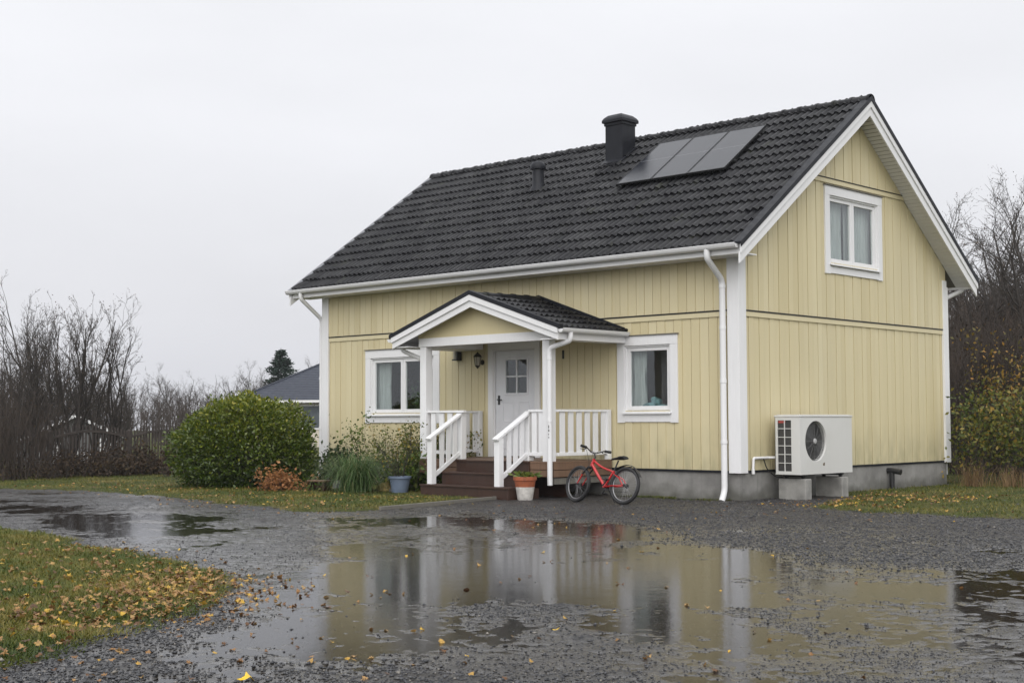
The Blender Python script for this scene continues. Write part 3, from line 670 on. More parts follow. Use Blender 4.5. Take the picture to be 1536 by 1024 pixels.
mb=MB(); mb.prism([(PC_-HWD+.03,PE-.09),(PC_,PA_-.08),(PC_+HWD-.03,PE-.09),(PC_+HWD-.03,PE-.125),(PC_,PA_-.13),(PC_-HWD+.03,PE-.125)],fy,YF+.03,-.035); mb.build('roof_deck',WHITE,pr_)
mb=MB()
yy=YF+.02
while yy<-.06:
    y1_=min(yy+.4,-.035); pr=[]
    for (q_,r_) in ((yy,.10),(yy+.05,.10),(yy+.055,.088),(y1_,.084)): pr.append([(PC_+r_*1.3*math.cos(t_),q_,PA_-.03+r_*.8*math.sin(t_)+(.03*(q_-YF)/1.88)) for t_ in np.linspace(-.2,math.pi+.2,9)])
    mb.add(sum(pr,[]),[(a*9+b,a*9+b+1,(a+1)*9+b+1,(a+1)*9+b) for a in range(3) for b in range(8)],a=.5); yy+=.36
mb.build('ridge_cap',TILE,pr_,smooth=True,attr=True)
for sg in (-1,1):
    X_=lambda t_: PC_+sg*t_
    mb=MB(); mb.prism([(X_(0),PA_+.06),(X_(HWD+.05),PE-.05*PT+.05),(X_(HWD+.05),PE-.05*PT-.03),(X_(0),PA_-.02)],fy,YF-.03,YF+.09); mb.build('verge_flashing',BLACKM,pr_,bevel=.006)
    mb=MB(); mb.prism([(X_(0),PA_-.02),(X_(HWD+.0),PE-.02),(X_(HWD+.0),PE-.125),(X_(0),PA_-.125)],fy,YF-.02,YF+.01)
    mb.prism([(X_(0),PA_-.11),(X_(HWD-.01),PE-.11),(X_(HWD-.01),PE-.235),(X_(0),PA_-.245)],fy,YF+.01,YF+.035)
    mb.build('barge_board',WHITE,pr_,bevel=.003)
    mb=MB(); xa,xb=sorted((X_(HWD-.035),X_(HWD-.01))); mb.box(xa,xb,YF+.036,-.032,PE-.225,PE-.06); mb.build('fascia',WHITE,pr_,bevel=.003)
    mb=MB(); mb.prism([(X_(HWD-.036),PE-.215),(X_(1.68),PE-.215),(X_(1.68),PE-.2),(X_(HWD-.036),PE-.2)],fy,YF+.036,-.032); mb.build('soffit',WHITE,pr_)
    o=gutter(YF+.0,-.07,PC_+sg*(HWD+.06),PE-.05,.06,axis='y'); o.build('gutter',PIPEW,pr_,smooth=True,ang=60)
mb=MB(); mb.prism([(PC_+HWD-.02,PE+.0),(PC_+.0,PA_+.02),(PC_-HWD+.02,PE),(PC_-HWD+.02,PE+.055),(PC_,PA_+.09),(PC_+HWD-.02,PE+.055)],fy,-.05,-.033); mb.build('abutment_flashing',BLACKM,pr_)
PXL,PXR,PYF,PS=-6.10,-2.81,-1.62,.165
for x0 in (PXL,PXR-PS):
    mb=MB(); mb.box(x0,x0+PS,PYF,PYF+PS,.64,2.745); mb.build('porch_post',WHITE2,house,bevel=.006)
mb=MB(); mb.box(PXL-.02,PXR+.02,PYF-.015,PYF+.10,2.745,2.905); mb.build('porch_beam',WHITE,house,bevel=.004)
for x0 in (PXL,PXR-PS+.05):
    mb=MB(); mb.box(x0,x0+.115,PYF+.101,-.032,2.75,2.90); mb.build('porch_beam',WHITE,house)
mb=MB(); ht=lambda u:pz(u)-.14
u=PC_-1.64; 
mb.prism([(PC_-1.66,2.906),(PC_+1.66,2.906),(PC_+1.66,pz(PC_+1.66)-.13),(PC_,PA_-.13),(PC_-1.66,pz(PC_+1.66)-.13)],fy,PYF+.005,PYF+.03)
part_label(mb.build('porch_gable',SID,house),'plain yellow triangle in the porch gable')
mb=MB(); mb.box(PXL+.116,PXR-.116,PYF+.101,-.032,2.86,2.88); mb.build('porch_ceiling',WHITE,house)
downpipe([(PC_+HWD+.06,-1.62,PE-.1),(PC_+HWD+.06,-1.62,PE-.24),(-2.745,-1.69,2.60),(-2.745,-1.69,.24)],.046,[(-2.745,-1.69,2.42),(-2.745,-1.69,1.35)],(-.04,.05),'white porch downpipe with chipped paint in front of the right post')
downpipe([(PC_-HWD-.06,-1.55,PE-.1),(PC_-HWD-.06,-1.55,PE-.25),(-6.06,-1.39,2.45),(-6.06,-1.39,.7)],.042,[],None)
mb=MB(); 
for (z_,w_,h_) in ((1.22,.016,.05),(1.16,.02,.04),(1.10,.012,.03),(1.05,.016,.025)): mb.box(-2.745+.01,-2.745+.01+w_,-1.7375,-1.735,z_,z_+h_)
mb.build('paint_chip',DARKMAT,house)
# deck and steps
ZD=.64
mb=MB()
y=PYF
while y<-.04: mb.box(-6.12,-2.72,y,min(y+.118,-.035),ZD-.03,ZD); y+=.124
dk=mb.build('porch_deck',WOOD2,house,bevel=.003)
for (z0_,z1_) in ((.50,.608),(.375,.49)):
    for bb_ in ((-2.745,-2.72,PYF+.03,-.04),(-6.12,-6.095,PYF+.03,-.04),(-6.12,-5.10,PYF+.005,PYF+.03),(-3.28,-2.72,PYF+.005,PYF+.03)):
        mb=MB(); mb.box(*bb_,z0_,z1_); mb.build('deck_skirt',WOOD2,house,bevel=.003)
mb=MB(); mb.box(-2.78,-2.75,PYF+.05,-.05,.25,.36); mb.build('deck_joist',GREYW,house)
for x in (-5.7,-3.9):
    for y in (PYF+.25,-.3): mb=MB(); mb.box(x,x+.12,y,y+.12,-.05,.37); mb.build('deck_footing',BLOCK,house)
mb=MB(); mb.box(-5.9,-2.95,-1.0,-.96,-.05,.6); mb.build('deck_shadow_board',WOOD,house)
for (x0,x1,yn,yb,zt_) in ((-5.26,-3.06,-2.40,-2.05,.215),(-5.10,-3.24,-2.02,-1.66,.43),):
    mb=MB(); 
    mb.box(x0,x1,yn-.015,yn+.14,zt_-.03,zt_); mb.box(x0,x1,yn+.146,yb+.02,zt_-.03,zt_)
    st=mb.build('porch_step',WOOD,house,bevel=.004)
    mb=MB(); mb.box(x0+.01,x1-.01,yn+.01,yn+.03,zt_-.215 if zt_>.3 else -.03,zt_-.031); mb.build('riser',WOOD,st)
    for xs_ in (x0+.01,x1-.04): mb=MB(); mb.box(xs_,xs_+.03,yn+.031,PYF,-.03,zt_-.032); mb.build('stringer',WOOD,st)
mb=MB(); mb.box(-5.10,-3.28,PYF-.035,PYF-.002,ZD-.03,ZD-.0005); mb.box(-5.10,-3.28,PYF-.015,PYF+.012,.43,ZD-.031); mb.build('porch_step',WOOD,house,bevel=.003)
# railings
def rail(name,posts,rails,bal,lbl):
    mb=MB()
    for b_ in posts: mb.box(*b_)
    o=mb.build(name,WHITE2,house,bevel=.004)
    mb=MB()
    for (p,q_,w_,h_) in rails: mb.beam(p,q_,w_,h_)
    mb.build('handrail',WHITE2,o,bevel=.004)
    for vs in bal:
        mb=MB(); mb.add(vs,[(0,1,2,3),(7,6,5,4),(0,4,5,1),(1,5,6,2),(2,6,7,3),(3,7,4,0)]); mb.build('baluster',WHITE2,o,bevel=.003)
    part_label(o,lbl); return o
def vslat(x0,x1,y0,y1,z0,z1): return [(x0,y0,z0),(x1,y0,z0),(x1,y1,z0),(x0,y1,z0),(x0,y0,z1),(x1,y0,z1),(x1,y1,z1),(x0,y1,z1)]
def slantslat(xa,y0,y1,zb0,zb1,zt0,zt1,t_=.028): return [(xa,y0,zb0),(xa+t_,y0,zb0),(xa+t_,y1,zb1),(xa,y1,zb1),(xa,y0,zt0),(xa+t_,y0,zt0),(xa+t_,y1,zt1),(xa,y1,zt1)]
# right side
bl=[vslat(-2.80,-2.772,y,y+.125,.78,1.50) for y in (-1.38,-1.155,-.93,-.705,-.48,-.255)]
rail('porch_railing',[(-2.815,-2.725,-.135,-.04,.65,1.545)],[((-2.785,PYF+PS+.0,1.522),(-2.785,-.136,1.522),.075,.042),((-2.785,PYF+PS,.765),(-2.785,-.136,.765),.05,.06)],bl,'white slatted railing on the right side of the porch')
bl=[vslat(-6.06,-6.032,y,y+.12,.78,1.50) for y in (-1.38,-1.155,-.93,-.705,-.48,-.255)]
rail('porch_railing',[(-6.08,-5.99,-.135,-.04,.65,1.545)],[((-6.045,PYF+PS,1.522),(-6.045,-.136,1.522),.075,.042),((-6.045,PYF+PS,.765),(-6.045,-.136,.765),.05,.06)],bl,'white slatted railing on the left side of the porch')
XNL,XNR=-5.155,-3.47
bl=[vslat(x,x+.12,-1.56,-1.532,.78,1.50) for x in (-5.86,-5.64,-5.42)]
rail('porch_railing',[],[((PXL+PS,-1.545,1.522),(XNL+.19,-1.545,1.522),.075,.042),((PXL+PS,-1.545,.765),(XNL-.0,-1.545,.765),.05,.06)],bl,'short white front railing left of the steps')
bl=[vslat(x,x+.12,-1.56,-1.532,.78,1.50) for x in (-3.29,-3.12)]
rail('porch_railing',[],[((XNR+.12,-1.545,1.522),(PXR-PS,-1.545,1.522),.075,.042),((XNR+.12,-1.545,.765),(PXR-PS,-1.545,.765),.05,.06)],bl,'short white front railing right of the steps')
for xn,lb in ((XNL,'white sloping stair railing left of the steps'),(XNR,'white sloping stair railing right of the steps')):
    y0_,y1_=-2.25,-1.50; ztop=lambda y:1.08+(y-y0_)*(1.50-1.08)/(y1_-y0_); zbo=lambda y:.335+(y-y0_)*(.80-.335)/(y1_-y0_)
    bl=[slantslat(xn+.045,y,y+.10,zbo(y)+.02,zbo(y+.10)+.02,ztop(y)-.03,ztop(y+.1)-.03) for y in (-2.06,-1.895,-1.73)]
    rail('stair_railing',[(xn,xn+.12,-2.32,-2.205,.218,1.05),(xn,xn+.12,-1.56,-1.44,.645,1.49)],[((xn+.06,-2.36,ztop(-2.36)),(xn+.06,-1.50,ztop(-1.50)),.13,.042),((xn+.06,-2.204,zbo(-2.204)),(xn+.06,-1.561,zbo(-1.561)),.05,.07)],bl,lb)
# door
mb=MB(); mb.boxf(fS,-5.86,-5.73,ZD+.005,2.74,-.03,.026); mb.boxf(fS,-4.62,-4.49,ZD+.005,2.74,-.03,.026); mb.boxf(fS,-5.86,-4.49,2.74,2.86,-.03,.028)
mb.boxf(fS,-5.73,-5.705,ZD+.02,2.74,-.12,.0);mb.boxf(fS,-4.645,-4.62,ZD+.02,2.74,-.12,.0);mb.boxf(fS,-5.705,-4.645,2.715,2.74,-.12,.0)
dr_=mb.build('door',WHITE,house,bevel=.004); part_label(dr_,'white front door with four small panes')
gx0,gx1,gz0,gz1=-5.43,-4.86,1.88,2.53
mb=MB(); 
for (a,b_,c_,d_) in ((-5.70,gx0,ZD+.03,2.71),(gx1,-4.65,ZD+.03,2.71),(gx0,gx1,gz1,2.71),(gx0,gx1,ZD+.03,gz0)): mb.boxf(fS,a,b_,c_,d_,-.085,-.04)
lf=mb.build('door_leaf',DOORW,dr_)
mb=MB()
def molding(a,b_,c_,d_,t_=.022,p=-.03):
    mb.boxf(fS,a,b_,c_,c_+t_,-.041,p);mb.boxf(fS,a,b_,d_-t_,d_,-.041,p);mb.boxf(fS,a,a+t_,c_+t_,d_-t_,-.041,p);mb.boxf(fS,b_-t_,b_,c_+t_,d_-t_,-.041,p)
molding(gx0-.03,gx1+.03,gz0-.03,gz1+.03,.035,-.022)
for a,b_ in ((-5.52,-5.22),(-5.10,-4.80)): molding(a,b_,.80,1.22); molding(a,b_,1.32,1.72)
xm,zm=(gx0+gx1)/2,(gz0+gz1)/2
mb.boxf(fS,xm-.014,xm+.014,gz0,gz1,-.075,-.035); mb.boxf(fS,gx0,xm-.0145,zm-.014,zm+.014,-.075,-.036); mb.boxf(fS,xm+.0145,gx1,zm-.014,zm+.014,-.075,-.036)
mb.build('panel_moulding',DOORW,dr_,bevel=.003)
for a,b_ in ((gx0,xm-.014),(xm+.014,gx1)):
    for c_,d_ in ((gz0,zm-.014),(zm+.014,gz1)):
        mb=MB(); mb.boxf(fS,a,b_,c_,d_,-.06,-.055); mb.build('pane',GLASS,dr_)
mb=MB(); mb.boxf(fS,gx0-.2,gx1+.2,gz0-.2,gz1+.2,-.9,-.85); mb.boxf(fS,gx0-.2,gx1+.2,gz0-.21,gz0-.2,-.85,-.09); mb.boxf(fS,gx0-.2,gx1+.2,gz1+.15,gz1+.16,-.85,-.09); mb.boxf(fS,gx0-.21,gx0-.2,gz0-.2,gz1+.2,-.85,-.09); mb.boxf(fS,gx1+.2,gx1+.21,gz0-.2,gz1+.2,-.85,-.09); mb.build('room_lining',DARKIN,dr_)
mb=MB(); mb.boxf(fS,-5.64,-5.59,1.66,1.84,-.04,-.03); mb.tube(bend([fS(-5.615,1.76,-.03),fS(-5.615,1.76,.03),fS(-5.48,1.755,.035)],.03),.011,8); mb.build('handle',DARKMAT,dr_,smooth=True)
mb=MB(); mb.boxf(fS,-5.70,-4.65,ZD-.0,ZD+.028,-.1,.03); mb.build('threshold',GREYW,dr_)
# lamps on the wall
LGL=M('lamp_glass').finish((.5,.47,.38),.25,None,0,.5,.3,.3)
mb=MB(); mb.lathe([(.05,-.012),(.055,0),(.02,.012),(.001,.014)],(-6.03,-.005,2.50),12,(0,-1,0)); mb.tube(bend([(-6.03,-.01,2.50),(-6.03,-.10,2.55),(-6.03,-.14,2.66),(-6.03,-.14,2.68)],.05),.009,8)
mb.lathe([(.012,.02),(.02,.0),(.06,-.03),(.085,-.07),(.078,-.08)],(-6.03,-.14,2.68),12); mb.lathe([(.05,-.26),(.055,-.245),(.02,-.29),(.001,-.31)],(-6.03,-.14,2.68),12)
for k in range(6): t_=k*math.pi/3; mb.tube([(-6.03+.074*math.cos(t_),-.14+.074*math.sin(t_),2.605),(-6.03+.05*math.cos(t_),-.14+.05*math.sin(t_),2.43)],.005,5)
ln=mb.build('wall_lantern',simple('aged_bronze',(.035,.03,.018),.45,.3,20,metal=.3),house,smooth=True); part_label(ln,'small dark lantern beside the front door')
mb=MB(); mb.lathe([(.047,.0),(.07,.165)],(-6.03,-.14,2.435),12); mb.build('lantern_glass',LGL,ln,smooth=True)
mb=MB(); mb.boxf(fS,-6.77,-6.62,2.555,2.58,0,.13); mb.boxf(fS,-6.77,-6.62,2.80,2.83,0,.13); mb.boxf(fS,-6.645,-6.62,2.58,2.80,0,.13); mb.boxf(fS,-6.77,-6.645,2.58,2.80,0,.03)
ln=mb.build('wall_lamp',DARKMAT,house); part_label(ln,'black box lamp with pale tube left of the door')
mb=MB(); mb.lathe([(.045,0),(.045,.22)],(-6.71,-.085,2.58),14); mb.build('lamp_tube',LGL,ln,smooth=True)
mb=MB(); mb.boxf(fS,-3.92,-3.885,2.50,2.66,0,.02); mb.build('wall_thermometer',DARKMAT,house)
mb=MB(); mb.tube(bend([(-.02,5.08,.36),(.10,5.08,.36),(.26,5.08,.335)],.04),.055,12); mb.tube([(.07,5.08,.33),(.07,5.08,.0)],.05,12); mb.build('drain_pipe',DARKMAT,house,smooth=True)

# ------------------------------------------------------------------ heat pump
hp=thing('heat_pump','cream outdoor heat pump with round fan standing on concrete blocks by the gable wall','heat pump',(.42,1.65,.40))
hx0,hx1,hy0,hy1,hz0,hz1=.19,.68,.78,2.50,.425,1.425
fy0,fz0,fr_=1.28,.985,.345
mb=MB(); N=48
ring=[(fy0+fr_*math.cos(2*math.pi*k/N),fz0+fr_*math.sin(2*math.pi*k/N)) for k in range(N)]
def rectpt(t_):
    dx,dz=math.cos(t_),math.sin(t_); c=[]
    if dx>1e-9:c.append((hy1-.0-fy0)/dx)
    if dx<-1e-9:c.append((hy0-fy0)/dx)
    if dz>1e-9:c.append((hz1-.03-fz0)/dz)
    if dz<-1e-9:c.append((hz0-fz0)/dz)
    s=min(c); return (fy0+dx*s,fz0+dz*s)
angs=[2*math.pi*k/N for k in range(N)]; corners=[math.atan2(z-fz0,y-fy0)%(2*math.pi) for y in (hy0,hy1) for z in (hz0,hz1-.03)]
al=sorted(set(angs+corners)); 
inn=[(fy0+fr_*math.cos(t_),fz0+fr_*math.sin(t_)) for t_ in al]; out=[rectpt(t_) for t_ in al]; K=len(al)
inn2=[(fy0+(fr_-.02)*math.cos(t_),fz0+(fr_-.02)*math.sin(t_)) for t_ in al]
mb.add([(hx1,a,b_) for a,b_ in out]+[(hx1+.006,a,b_) for a,b_ in inn]+[(hx1-.07,a,b_) for a,b_ in inn2],[(i,(i+1)%K,K+(i+1)%K,K+i) for i in range(K)]+[(K+i,K+(i+1)%K,2*K+(i+1)%K,2*K+i) for i in range(K)])
mb.box(hx0,hx1-.0,hy1-.01,hy1,hz0,hz1-.03); mb.box(hx0,hx1-.0,hy0+.011,hy1-.011,hz0-.0,hz0+.015); mb.box(hx0,hx0+.01,hy0,hy1-.011,hz0+.016,hz1-.03)
sy=hy0
for (a,b_,c_,d_) in ((hx0,hx0+.055,hz0,hz1-.03),(.51,hx1,hz0,hz1-.03),(hx0+.055,.51,hz0,hz0+.05),(hx0+.055,.51,hz1-.08,hz1-.03)): mb.box(a,b_,sy,sy+.01,c_,d_)
mb.build('body',UNITW,hp,smooth=True,ang=30)
mb=MB(); mb.box(hx0-.012,hx1+.012,hy0-.012,hy1+.012,hz1-.029,hz1+.0); mb.box(hx0+.02,hx1-.02,hy0+.02,hy1-.02,hz1,hz1+.012); mb.build('top_cover',UNITW,hp,bevel=.01)
mb=MB(); mb.lathe([(.001,0),(fr_-.021,0)],(hx1-.069,fy0,fz0),40,(1,0,0)); mb.build('fan_well',FIN,hp)
mb=MB()
for k in range(13):
    r_=.035+k*.0245; n=40; mb.tube([(hx1-.028+.010*(1-(r_/.34)**2),fy0+r_*math.cos(t_),fz0+r_*math.sin(t_)) for t_ in np.linspace(0,2*math.pi,n)],.0032,4,False)
for k in range(12):
    t_=k*math.pi/6; mb.tube([(hx1-.018,fy0+.05*math.cos(t_),fz0+.05*math.sin(t_)),(hx1-.028,fy0+.328*math.cos(t_),fz0+.328*math.sin(t_))],.004,4)
fg=mb.build('fan_grille',simple('grille_grey',(.10,.10,.10),.5,.1),hp)
mb=MB(); mb.lathe([(.001,.012),(.04,.008),(.047,0),(.047,-.02)],(hx1-.01,fy0,fz0),20,(1,0,0)); mb.build('fan_hub',simple('hub_grey',(.4,.4,.4),.45,.1),fg,smooth=True)
mb=MB()
for k in range(4):
    t0=k*math.pi/2+.3; vs=[]
    for r_ in (.06,.30):
        for dt,dx in ((0,-.055),(.9 if r_>.1 else .6,-.035)): vs.append((hx1+dx-.005,fy0+r_*math.cos(t0+dt),fz0+r_*math.sin(t0+dt)))
    mb.add(vs,[(0,1,3,2)])
mb.build('fan_blades',DARKMAT,hp)
mb=MB(); z=hz0+.055
mb.box(hx0+.055,.51,hy0+.02,hy0+.03,hz0+.05,hz1-.08); 
cg=mb.build('side_grille',FIN,hp)
mb=MB()
for i in range(7): zz=hz0+.05+i*(.87/6); mb.box(hx0+.056,.509,hy0+.003,hy0+.012,zz-.006,zz+.006)
mb.box((hx0+.055+.51)/2-.007,(hx0+.055+.51)/2+.007,hy0+.001,hy0+.014,hz0+.05,hz1-.08); mb.build('guard_bar',UNITW,cg)
mb=MB(); mb.box(hx0+.06,hx0+.2,hy0+.012,hy0+.0125,hz1-.13,hz1-.09); mb.build('warning_label',simple('faded_red_print',(.35,.06,.05),.6,.3,20),cg)
mb=MB(); mb.box(hx1+.001,hx1+.004,1.50,1.56,.565,.63); mb.build('maker_plate',simple('bronze_plate',(.12,.09,.06),.4,.3,40),hp)
mb=MB(); mb.box(hx1+.001,hx1+.003,1.585,1.61,.655,.67); mb.build('print_mark',simple('grey_print',(.2,.2,.2),.6,.1),hp)
for y in (1.0,2.22):
    mb=MB(); mb.box(hx0+.03,hx1-.03,y-.03,y+.03,.385,.424); mb.box(hx0+.05,hx0+.11,y-.02,y+.02,.352,.384); mb.box(hx1-.11,hx1-.05,y-.02,y+.02,.352,.384); mb.build('foot',DARKMAT,hp,bevel=.004)
mb=MB(); mb.tube(bend([(hx0,.95,.705),(.035,.80,.705),(.03,.36,.705),(.03,.34,.47)],.03),.024,10); mb.tube([(.03,.345,.52),(.03,.345,.44)],.03,10); mb.build('coolant_pipe',PIPEW,hp,smooth=True)
mb=MB(); mb.tube(bend([(.06,.62,.69),(.09,.68,.5),(.16,.86,.37),(.2,1.0,.37)],.1,6),.010,6); mb.build('cable',DARKMAT,hp,smooth=True)
mb=MB(); mb.tube([(.12,2.5,.70),(.03,2.92,.70)],.02,8); mb.box(.0,.05,2.90,2.95,.66,.72); mb.build('wall_bracket',PIPEW,hp,smooth=True)
for (a,b_,c_,d_,lb) in ((.17,.70,.90,1.10,'weathered concrete block under the near end of the heat pump'),(.17,.70,2.10,2.32,'weathered concrete block under the far end of the heat pump')):
    mb=MB(); mb.box(a,b_,c_,d_,-.04,.351); tag(mb.build('concrete_block',BLOCK,bevel=.012),lb,'concrete block',group='blocks under the heat pump')

# ------------------------------------------------------------------ bicycle (local x = forward, y = left, z = up)
RIMM=simple('dull_rim_metal',(.30,.30,.31),.35,.1,10,metal=.8)
bk=thing('bicycle','small red mountain bicycle with black saddle standing in front of the porch','bicycle',(0,0,0))
WR=.308; HF=Vector((1.02,0,.300))
def wheel(nm,c,par,steer=0):
    M_=Matrix.Translation(c)@Matrix.Rotation(steer,4,'Z')
    def tor(r,t_,n=40,m_=8,fl=1.0):
        mb=MB(); vs=[]
        for i in range(n):
            for j in range(m_):
                a=2*math.pi*i/n; b_=2*math.pi*j/m_; rr=r+t_*math.cos(b_)*fl; vs.append(M_@Vector((rr*math.cos(a),t_*math.sin(b_)*(1.15 if fl==1 else 1.6),rr*math.sin(a))))
        mb.add(vs,[(i*m_+j,((i+1)%n)*m_+j,((i+1)%n)*m_+(j+1)%m_,i*m_+(j+1)%m_) for i in range(n) for j in range(m_)]); return mb
    w_=tor(WR-.029,.029).build(nm,RUBBER,par,smooth=True); w_.name='wheel' if False else w_.name
    tor(WR-.062,.007,40,8,1.2).build('rim',RIMM,w_,smooth=True)
    mb=MB()
    for k in range(28):
        a=2*math.pi*k/28; a2=a+(.35 if k%2 else -.35); sy_=.03 if k%4<2 else -.03
        mb.tube([M_@Vector((.02*math.cos(a2),sy_,.02*math.sin(a2))),M_@Vector(((WR-.062)*math.cos(a),0,(WR-.062)*math.sin(a)))],.0014,4,False)
    mb.build('spokes',RIMM,w_)
    mb=MB(); mb.lathe([(.001,-.055),(.012,-.055),(.014,-.03),(.024,-.028),(.016,-.02),(.016,.02),(.024,.028),(.014,.03),(.012,.055),(.001,.055)],c,14,M_.to_3x3()@Vector((0,1,0))); mb.build('hub',DARKMAT,w_,smooth=True)
    return w_
wheel('wheel',Vector((0,0,WR)),bk)
ST=R(-9)
wheel('wheel',HF+Vector((0,0,.008)),bk,ST)
ht0,ht1=Vector((.735,0,.735)),Vector((.775,0,.615)); bb=Vector((.43,0,.285)); sc=Vector((.27,0,.545)); sp0=Vector((.205,0,.715))
mb=MB(); mb.tube([ht0,ht1],.025,12)
mb.tube(bend([ht1+Vector((-.005,0,.02)),Vector((.66,0,.50)),bb],.12,5),[.021]*1+[.021]*6+[.019],12) if False else mb.tube(bend([ht1+Vector((-.01,0,.025)),Vector((.64,0,.50)),bb],.12,5),.025,12)
mb.tube(bend([ht0+Vector((.01,0,-.03)),Vector((.56,0,.60)),Vector((.26,0,.52))],.15,5),.017,12)
mb.tube([bb,sc],.017,12)
for s_ in (-1,1):
    mb.tube([bb+Vector((-.03,.03*s_,0)),Vector((.0,.06*s_,WR))],.010,8); mb.tube([Vector((.27,.015*s_,.50)),Vector((.10,.05*s_,.42)),Vector((.0,.06*s_,WR))],.009,8)
mb.lathe([(.001,-.036),(.024,-.036),(.024,.036),(.001,.036)],bb,12,(0,1,0)); mb.build('frame',REDP,bk,smooth=True)
fk=Matrix.Translation(ht1)@Matrix.Rotation(ST,4,'Z'); rel=HF-ht1
mb=MB(); top=Vector((0,0,-.02)); mb.tube([fk@Vector((.0,-.07,-.03)),fk@Vector((.0,.07,-.03))],.017,8)
for s_ in (-1,1): mb.tube([fk@Vector((0,.062*s_,-.02)),fk@Vector((rel.x*.55,.062*s_,rel.z*.45))],.015,10)
fo=mb.build('fork',DARKMAT,bk,smooth=True)
mb=MB()
for s_ in (-1,1): mb.tube([fk@Vector((rel.x*.45,.062*s_,rel.z*.36)),fk@Vector((rel.x,.06*s_,rel.z+.005))],.012,10)
mb.build('fork_lower',REDP,fo,smooth=True)
mb=MB(); stt=ht0+Vector((-.02,0,.03)); cl=stt+Vector((.05,0,.075)); mb.tube([ht0,stt,cl],.015,10)
hb=Matrix.Translation(cl)@Matrix.Rotation(ST*1.6,4,'Z')
mb.tube([hb@Vector(p) for p in ((-.05,-.28,.055),(-.035,-.17,.05),(-.0,-.06,.0),(0,.06,0),(-.035,.17,.05),(-.05,.28,.055))],.011,10)
h_=mb.build('handlebar',DARKMAT,bk,smooth=True)
for s_ in (-1,1):
    mb=MB(); mb.tube([hb@Vector((-.041,.19*s_,.052)),hb@Vector((-.053,.30*s_,.056))],.023,10); mb.build('grip',RUBBER,h_,smooth=True)
    mb=MB(); mb.tube([hb@Vector((-.03,.16*s_,.045)),hb@Vector((.02,.18*s_,.02)),hb@Vector((.0,.27*s_,.015))],.006,6); mb.build('brake_lever',DARKMAT,h_,smooth=True)
mb=MB(); mb.tube([hb@Vector((0,-.045,0)),hb@Vector((0,.045,0))],.018,10); mb.build('stem_clamp',STEEL,h_,smooth=True)
mb=MB()
for s_ in (-1,1): mb.tube(bend([hb@Vector((.0,.17*s_,.03)),hb@Vector((.13,.06*s_,.03)),ht0+Vector((.08,.02*s_,-.08)),ht1+Vector((.03,.03*s_,-.06))],.08,5),.0035,5)
mb.build('brake_cable',DARKMAT,h_,smooth=True)
mb=MB(); mb.tube([sc+Vector((.01,0,-.03)),sp0],.013,10); sp=mb.build('seatpost',DARKMAT,bk,smooth=True)
mb=MB(); rows=[]
for (x,wd,zz,th_) in ((-.15,.035,.03,.02),(-.135,.09,.035,.05),(-.07,.095,.025,.055),(0,.06,.02,.045),(.08,.032,.018,.038),(.14,.022,.012,.03),(.155,.01,.01,.015)):
    rows.append([sp0+Vector((x,wd*math.cos(t_),zz+.0+th_*(.5+.5*math.sin(t_)) -.01)) for t_ in np.linspace(0,2*math.pi,12,endpoint=False)])
mb.add(sum(rows,[]),[(i*12+k,i*12+(k+1)%12,(i+1)*12+(k+1)%12,(i+1)*12+k) for i in range(6) for k in range(12)]+[tuple(range(12)),tuple(range(83,71,-1))]); mb.build('saddle',RUBBER,bk,smooth=True,ang=60)
mb=MB(); mb.lathe([(.001,-.003),(.06,-.003),(.06,.003),(.001,.003)],bb+Vector((0,-.05,0)),24,(0,1,0)); mb.tube([bb+Vector((0,-.065,0)),bb+Vector((.10,-.075,-.10))],.011,8); mb.tube([bb+Vector((0,.06,0)),bb+Vector((-.10,.07,.10))],.011,8); cr=mb.build('crank',DARKMAT,bk,smooth=True)
for p in (bb+Vector((.10,-.12,-.10)),bb+Vector((-.10,.12,.10))): mb=MB(); mb.box(p.x-.045,p.x+.045,p.y-.04,p.y+.04,p.z-.012,p.z+.012); mb.build('pedal',DARKMAT,cr,bevel=.004)
mb=MB(); mb.lathe([(.001,-.004),(.04,-.004),(.035,.01),(.001,.01)],Vector((0,-.045,WR)),20,(0,1,0)); mb.tube([bb+Vector((0,-.05,.06)),Vector((0,-.045,WR+.038))],.004,5); mb.tube([bb+Vector((0,-.05,-.06)),Vector((-.01,-.045,WR-.10)),Vector((0,-.045,WR-.038))],.004,5); mb.build('chain',DARKMAT,bk)
mb=MB()
vs=[]
for i in range(13):
    t_=R(25)+R(110)*i/12
    for yv in (-.035,0,.035): vs.append((math.cos(t_)*(WR+.035-abs(yv)*.3)*-1,yv,WR+math.sin(t_)*(WR+.035-abs(yv)*.3)))
mb.add(vs,[(3*i+k,3*i+k+1,3*i+k+4,3*i+k+3) for i in range(12) for k in range(2)]); mb.tube([Vector((-.10,0,WR+.31)),Vector((.22,0,.60))],.008,6); mb.build('mudguard',DARKMAT,bk,smooth=True)
mb=MB(); mb.tube([bb+Vector((-.04,-.03,-.02)),Vector((.33,-.22,.02))],.008,6); mb.build('kickstand',DARKMAT,bk)
bk.matrix_world=Matrix.Translation((-.86,-2.06,.0))@Matrix.Rotation(math.pi+R(-2),4,'Z')@Matrix.Rotation(R(12),4,'X')

